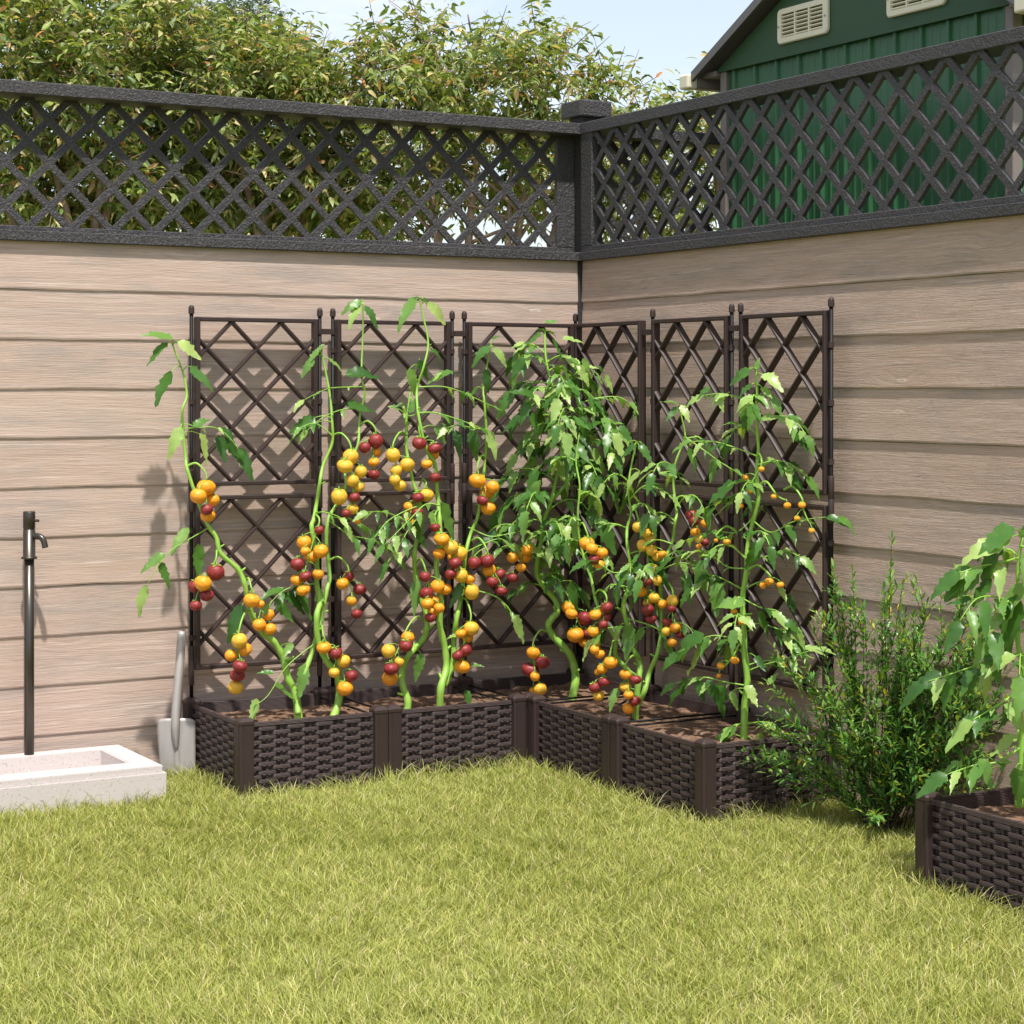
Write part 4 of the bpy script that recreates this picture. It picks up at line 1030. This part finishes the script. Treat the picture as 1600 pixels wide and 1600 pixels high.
for cl, st in (([(1190, 733, 5, 'o'), (1165, 746, 5, 'o'), (1173, 767, 5, 'o'), (1157, 791, 5, 'o')], (1183, 715)), ([(1209, 776, 5, 'o'), (1230, 790, 6, 'o')], (1185, 760)), ([(1253, 789, 6, 'o'), (1245, 810, 5, 'o'), (1268, 829, 5, 'o')], (1225, 765)),
               ([(1202, 909, 7, 'o'), (1192, 915, 6, 'o'), (1219, 914, 6, 'o')], (1166, 893)), ([(1119, 844, 4, 'o'), (1136, 847, 6, 'o')], (1150, 830)), ([(1147, 955, 5, 'o'), (1158, 972, 5, 'o'), (1166, 970, 5, 'o'), (1154, 991, 5, 'o')], (1161, 940)),
               ([(1148, 1032, 7, 'o'), (1126, 1040, 6, 'o'), (1123, 1056, 4, 'o')], (1163, 1012))):
    p.cluster(cl, .03, st)
p.finish()
# ---- plant 8, at the right edge
p = Plant('leafy tomato plant without fruit in the separate planter at the right edge', (-.20, -2.08), (.8, -.6), .0)
p.main([(1592, 1262), (1597, 1180), (1592, 1100), (1597, 1040), (1590, 1000), (1592, 940), (1590, 890), (1597, 840)], .008, .002, 0, .004)
for a in ((1595, 840, 1600, 822), (1585, 825, 1530, 860), (1580, 840, 1508, 868), (1565, 850, 1530, 915), (1550, 905, 1520, 940), (1520, 885, 1465, 912), (1515, 885, 1478, 932), (1530, 895, 1480, 930), (1600, 910, 1555, 985), (1590, 930, 1570, 1010), (1570, 960, 1532, 990), (1545, 1020, 1560, 1060), (1470, 1050, 1430, 1078), (1490, 1050, 1472, 1100), (1530, 1045, 1510, 1078), (1590, 1100, 1558, 1130), (1560, 1120, 1508, 1115), (1590, 1150, 1550, 1175), (1500, 1190, 1470, 1205), (1530, 1185, 1550, 1225), (1560, 1190, 1580, 1190), (1585, 1200, 1595, 1255), (1480, 1212, 1455, 1228), (1510, 1195, 1515, 1225)):
    p.leaf(*a, off=.04, w=.58)
for pts in ([(1592, 885), (1560, 880), (1530, 885), (1500, 895)], [(1595, 935), (1575, 940), (1560, 965), (1545, 990)], [(1592, 1030), (1550, 1030), (1510, 1045), (1450, 1065)], [(1592, 1090), (1570, 1095), (1545, 1110), (1520, 1125)], [(1595, 1190), (1560, 1190), (1525, 1195), (1480, 1210)], [(1590, 870), (1610, 860), (1640, 880)], [(1595, 1060), (1620, 1060), (1650, 1080)], [(1594, 980), (1630, 970), (1660, 1000)]):
    p.frond(pts, 5, .062, .02, .03, .003)
p.auto(.25, .95, 7, .14, .058, 0, 5)
p.finish()

# ------------------------------------------------------------------ shrub
def shrub():
    base = Vector((-.075, -1.50, 0)); d = Vector((.45, -.89, 0)).normalized(); n = Vector((-d.y, d.x, 0)); n = n if n.dot(FW) > 0 else -n
    root = empty('shrub', base, 'glossy dark green small-leaved shrub between the L-shaped bed and the right edge planter', 'shrub')
    tips = [(1165, 1190), (1205, 1185), (1215, 1085), (1240, 1130), (1262, 1065), (1290, 1090), (1300, 960), (1318, 1010), (1332, 895), (1345, 950), (1392, 888), (1378, 960), (1425, 1010), (1448, 945), (1440, 1000), (1480, 985), (1515, 930), (1505, 1020), (1540, 965), (1530, 1060), (1560, 1085), (1250, 1200), (1280, 1250), (1225, 1220), (1320, 1120), (1360, 1080), (1400, 1060), (1350, 1180), (1400, 1150), (1450, 1120), (1490, 1150), (1540, 1150), (1430, 1190), (1470, 1220), (1380, 1230), (1320, 1220), (1530, 1200), (1290, 1160), (1415, 960), (1465, 1060), (1555, 1000), (1570, 1060), (1560, 1130), (1500, 1090), (1530, 1020), (1575, 1180), (1200, 1140), (1235, 1050)]
    st = MB(); lf = MB()
    def leafy(S, r, n0=.2, step=.0075, L=.031):
        m_ = len(S); st.tube(S, [r * (1 - .7 * i / m_) for i in range(m_)], 5)
        tot = sum((S[i + 1] - S[i]).length for i in range(m_ - 1)); k = int(tot * (1 - n0) / step)
        for j in range(k):
            t = n0 + (1 - n0) * (j + random.random() * .5) / max(k, 1); i = min(m_ - 2, int(t * (m_ - 1)))
            tan = (S[i + 1] - S[i]).normalized(); a = j * 2.4 + random.random()
            o = tan.orthogonal().normalized(); o.rotate(Matrix.Rotation(a, 3, tan))
            dd = (tan * random.uniform(.5, 1.1) + o + UP * .25).normalized(); l = L * random.uniform(.7, 1.25) * (1 - .35 * t)
            lf.leaf(S[i], dd, UP + o * -.3, l, l * random.uniform(.25, .34), random.uniform(-.15, .35), .3, 4, 0, 0, 'simple')
        lf.leaf(S[-1], (S[-1] - S[-2]), UP, L * .8, L * .22, .1, .3, 4, 0, 0, 'simple')
    for rep in range(3):
        for k, (x, y) in enumerate(tips):
            if rep and (x < 1300 or (rep == 2 and k % 2)): continue
            o = random.uniform(-.02, .17) if rep else random.uniform(0, .08)
            if rep: x += random.uniform(-30, 30); y += random.uniform(5, 60)
            e = at(x, y, base - n * o, n)
            e.x = min(e.x, .02)
            b = base + Vector((random.uniform(-.03, .03), random.uniform(-.06, .06), 0))
            m1 = b + (e - b) * .35 + UP * (e - b).length * .10 + Vector((random.uniform(-.02, .0), random.uniform(-.02, .02), 0))
            S = spline([b, m1, b + (e - b) * .72 + UP * .02 + Vector((0, 0, random.uniform(-.01, .01))), e], 8)
            for q in S:
                q.x = min(q.x, .025)
            leafy(S, .0017, .2)
            for q in range(3 if rep else 6):
                i = int(len(S) * random.uniform(.3, .9)); tan = (S[min(i + 1, len(S) - 1)] - S[i - 1]).normalized()
                dd = (tan + Vector((random.uniform(-1, .6), random.uniform(-1, 1), random.uniform(-.2, .7))) * .75).normalized(); l = random.uniform(.05, .11)
                e2 = S[i] + dd * l; e2.x = min(e2.x, .03)
                leafy(spline([S[i], S[i] + dd * l * .5 + UP * .004, e2], 5), .0009, .05)
    for v in lf.v:
        if v.x > .034: v.x = .034
        if v.z < .004: v.z = .004
    st.build('stems', MTWIG, root); lf.build('foliage', MBUSH, root)
shrub()

# ------------------------------------------------------------------ trees behind the fence
def tree(name, label, base_px, depth, blobs, nleaf, mat, Ls=.055, trunk_tips=(), hg=0, group='trees behind the fence'):
    bx = CAM + FW * depth + RT * ((base_px - 800) / F * depth); bx.z = 0
    root = empty(name, bx, label, 'tree', group)
    def pt(px, py, dz): 
        Z = depth + dz; q = CAM + FW * Z + RT * ((px - 800) / F * Z); q.z = H + (610 - py) / F * Z; return q
    tr = MB()
    fork = bx + Vector((0, 0, .75))
    tr.tube(spline([bx, bx + Vector((.02, 0, .4)), fork], 4), [.055 - .002 * i for i in range(9)], 10)
    ends = []
    for (px, py, dz) in trunk_tips:
        e = pt(px, py, dz); mid = fork.lerp(e, .45) + Vector((random.uniform(-.1, .1), random.uniform(-.1, .1), .06))
        S = spline([fork - UP * .05, mid, e], 8); n = len(S); tr.tube(S, [.030 * (1 - .85 * i / n) for i in range(n)], 7); ends.append(S)
        for q in range(4):
            i = random.randint(n // 3, n - 2); dd = Vector((random.uniform(-1, 1), random.uniform(-1, 1), random.uniform(.1, 1))).normalized() * random.uniform(.15, .4)
            tr.tube(spline([S[i], S[i] + dd * .5 + UP * .02, S[i] + dd], 4), [.010 * (1 - .09 * j) for j in range(9)], 5)
    tr.build('trunk', MBARK, root)
    C, Rr, Wt = [], [], []
    for (px, py, rx, ry, dz, rd) in blobs:
        Z = depth + dz; C.append(pt(px, py, dz)); Rr.append((rx / F * Z, rd, ry / F * Z)); Wt.append(rx * ry)
    Wt = np.array(Wt) / sum(Wt)
    V = []; Fc = []
    made = 0; tw = MB()
    while made < nleaf:
        bi = rng.choice(len(blobs), p=Wt); u = Vector(rng.normal(size=3)).normalized(); rr = random.random() ** .45
        c = C[bi]; R = Rr[bi]
        q = c + RT * (u.x * R[0] * rr) + FW * (u.y * R[1] * rr) + UP * (u.z * R[2] * rr)
        # open gaps in the crown
        if noise.noise(q * 4.5) < -.20 + (.18 if rr > .8 else 0): continue
        out = (RT * u.x + FW * u.y + UP * (u.z + .5)).normalized()
        td = (out + Vector(rng.normal(size=3)) * .5).normalized(); tl = random.uniform(.08, .22)
        k = random.randint(6, 11)
        if random.random() < .35: tw.tube([q, q + td * tl * .6, q + td * tl], [.003, .002, .001], 3, False)
        for j in range(k):
            t = (j + 1) / k; a = j * 2.4 + rng.random(); 
            o = Vector((math.cos(a), math.sin(a), random.uniform(-.5, .3)))
            p0 = q + td * tl * t - UP * .03 * t * t
            d = (o * .8 + td * .5 - UP * random.uniform(.1, .9)).normalized(); L = Ls * random.uniform(.6, 1.25); W = L * random.uniform(.24, .38)
            s = d.cross(UP + Vector(rng.normal(size=3)) * .6).normalized(); n_ = s.cross(d)
            b0 = len(V); m1 = p0 + d * L * .33 + n_ * L * .05; m2 = p0 + d * L * .68 + n_ * L * .02; e = p0 + d * L - n_ * L * .10
            f = n_ * W * .18
            V += [p0, m1 - s * W * .5 + f, m1, m1 + s * W * .5 + f, m2 - s * W * .38 + f, m2, m2 + s * W * .38 + f, e]
            Fc += [(b0, b0 + 2, b0 + 1), (b0, b0 + 3, b0 + 2), (b0 + 1, b0 + 2, b0 + 5, b0 + 4), (b0 + 2, b0 + 3, b0 + 6, b0 + 5), (b0 + 4, b0 + 5, b0 + 7), (b0 + 5, b0 + 6, b0 + 7)]
            made += 1
    me = bpy.data.meshes.new('crown'); nF = len(Fc); o0 = len(V)
    V += tw.v; Fc += [tuple(o0 + i for i in f) for f in tw.f]
    me.from_pydata([tuple(v) for v in V], [], Fc); me.materials.append(mat); me.materials.append(MBARK)
    me.polygons.foreach_set('material_index', [0] * nF + [1] * (len(Fc) - nF)); me.update()
    link('crown', me, None, root, None, True)
tree('broadleaf_tree', 'tallest broadleaf tree, behind the fence at far left, cut off by the top edge', 110, 7.8,
     [(40, 90, 150, 170, 0, .5), (190, 110, 140, 130, .2, .5), (100, 10, 170, 110, .4, .5), (60, 270, 180, 110, .1, .4), (20, 350, 200, 70, .5, .4), (220, 350, 160, 60, .7, .4), (250, 60, 90, 90, .3, .4), (-90, 150, 120, 200, .2, .5), (200, 270, 130, 90, .5, .4)], 26000, MTREE, .053,
     [(30, 100, 0), (190, 80, .1), (110, -20, .3), (-60, 120, .1), (240, 60, .2)])
tree('broadleaf_tree', 'broadleaf tree sloping down to the gap left of centre, behind the left fence', 400, 8.2,
     [(350, 150, 120, 100, 0, .5), (440, 160, 95, 80, .1, .4), (330, 270, 130, 95, .2, .4), (400, 350, 160, 50, .6, .4), (560, 350, 60, 40, .6, .3), (470, 260, 110, 90, .2, .4), (400, 100, 80, 50, .2, .3), (550, 290, 70, 70, .3, .4), (500, 150, 40, 45, .0, .3)], 22500, MTREE, .051,
     [(340, 130, 0), (450, 130, .1), (480, 240, .2), (300, 200, .1)])
tree('broadleaf_tree', 'rounded broadleaf tree left of the corner post, sky showing through its lower branches', 745, 8.0,
     [(640, 130, 85, 70, 0, .4), (665, 60, 38, 36, 0, .2), (760, 150, 110, 80, .1, .5), (870, 130, 85, 75, .1, .4), (820, 75, 55, 35, .1, .3), (640, 250, 90, 70, .2, .4), (760, 250, 90, 60, .4, .3), (880, 230, 80, 70, .2, .4), (945, 165, 42, 52, .1, .3), (600, 110, 35, 55, 0, .2), (600, 320, 60, 50, .2, .3), (840, 320, 60, 30, .4, .2)], 12500, MTREE, .050,
     [(650, 90, 0), (760, 110, .1), (860, 110, .1), (900, 200, .2), (620, 200, .1), (800, 240, .1)])
tree('broadleaf_tree', 'low broadleaf tree right of the corner post, seen beside the shed', 1090, 8.4,
     [(1060, 240, 90, 70, 0, .4), (1090, 190, 45, 45, .1, .3), (985, 230, 50, 80, .1, .3), (1080, 320, 110, 50, .1, .4), (1150, 250, 60, 80, .3, .3), (975, 330, 50, 40, .3, .3)], 5600, MTREE, .050,
     [(1060, 200, 0), (1110, 220, 0), (990, 240, .1)])
tree('slender_tree', 'fine-leaved darker tree rising behind the broadleaf trees at the upper left', 385, 11.5,
     [(385, 60, 45, 70, 0, .4), (345, 70, 40, 60, .2, .4), (425, 90, 30, 55, 0, .3), (385, 170, 90, 90, .2, .5), (280, 40, 60, 50, .2, .4), (372, 5, 16, 22, 0, .2), (407, 20, 14, 26, 0, .2)], 5200, MTREE2, .040,
     [(375, 15, 0), (405, 15, .1), (340, 50, .1), (280, 20, .1)])

# ------------------------------------------------------------------ light, sky, camera
SD = Vector((-.27, -1.0, 0)); SD = SD.normalized(); EL = math.radians(65.3)
S3 = Vector((SD.x * math.cos(EL), SD.y * math.cos(EL), math.sin(EL)))
l = bpy.data.lights.new('Sun', 'SUN'); l.energy = 4.2; l.angle = math.radians(1.5); l.color = (1, .955, .89)
lo = bpy.data.objects.new('Sun', l); COL.objects.link(lo); lo.rotation_euler = S3.to_track_quat('Z', 'Y').to_euler()
w = bpy.data.worlds.new('World'); sc.world = w; w.use_nodes = True; nt = w.node_tree
bg = nt.nodes['Background']; sky = nt.nodes.new('ShaderNodeTexSky'); sky.sky_type = 'NISHITA'; sky.sun_disc = False
sky.sun_elevation = EL; sky.sun_rotation = math.atan2(S3.x, S3.y) % (2 * PI); sky.air_density = 1.0; sky.dust_density = 1.6; sky.ozone_density = 1.0
tc = nt.nodes.new('ShaderNodeTexCoord'); mp = nt.nodes.new('ShaderNodeMapping'); mp.inputs['Scale'].default_value = (2.2, 2.2, 7); mp.inputs['Location'].default_value = (.4, 1.9, .2)
nt.links.new(tc.outputs['Generated'], mp.inputs[0])
nz = nt.nodes.new('ShaderNodeTexNoise'); nz.inputs['Scale'].default_value = 1.3; nz.inputs['Detail'].default_value = 7; nz.inputs['Roughness'].default_value = .55
nt.links.new(mp.outputs[0], nz.inputs['Vector'])
rp = nt.nodes.new('ShaderNodeValToRGB'); rp.color_ramp.elements[0].color = (.30, .30, .30, 1); rp.color_ramp.elements[0].position = .50; rp.color_ramp.elements[1].position = .80; nt.links.new(nz.outputs[0], rp.inputs[0])
mx = nt.nodes.new('ShaderNodeMix'); mx.data_type = 'RGBA'; nt.links.new(rp.outputs[0], mx.inputs[0]); nt.links.new(sky.outputs[0], mx.inputs[6]); mx.inputs[7].default_value = (6.6, 6.35, 6.3, 1)
nt.links.new(mx.outputs[2], bg.inputs['Color']); bg.inputs['Strength'].default_value = .15

cd = bpy.data.cameras.new('Camera'); co = bpy.data.objects.new('Camera', cd); COL.objects.link(co); sc.camera = co
co.location = CAM; co.rotation_euler = (PI / 2, 0, A - PI / 2); cd.sensor_width = 36; cd.lens = F / 1600 * 36; cd.shift_y = -190 / 1600; cd.clip_end = 2000; cd.clip_start = .05
sc.view_settings.view_transform = 'Standard'; sc.view_settings.look = 'None'; sc.view_settings.gamma = 1; sc.view_settings.exposure = 0.42
sc.render.resolution_x = 1024; sc.render.resolution_y = 1024
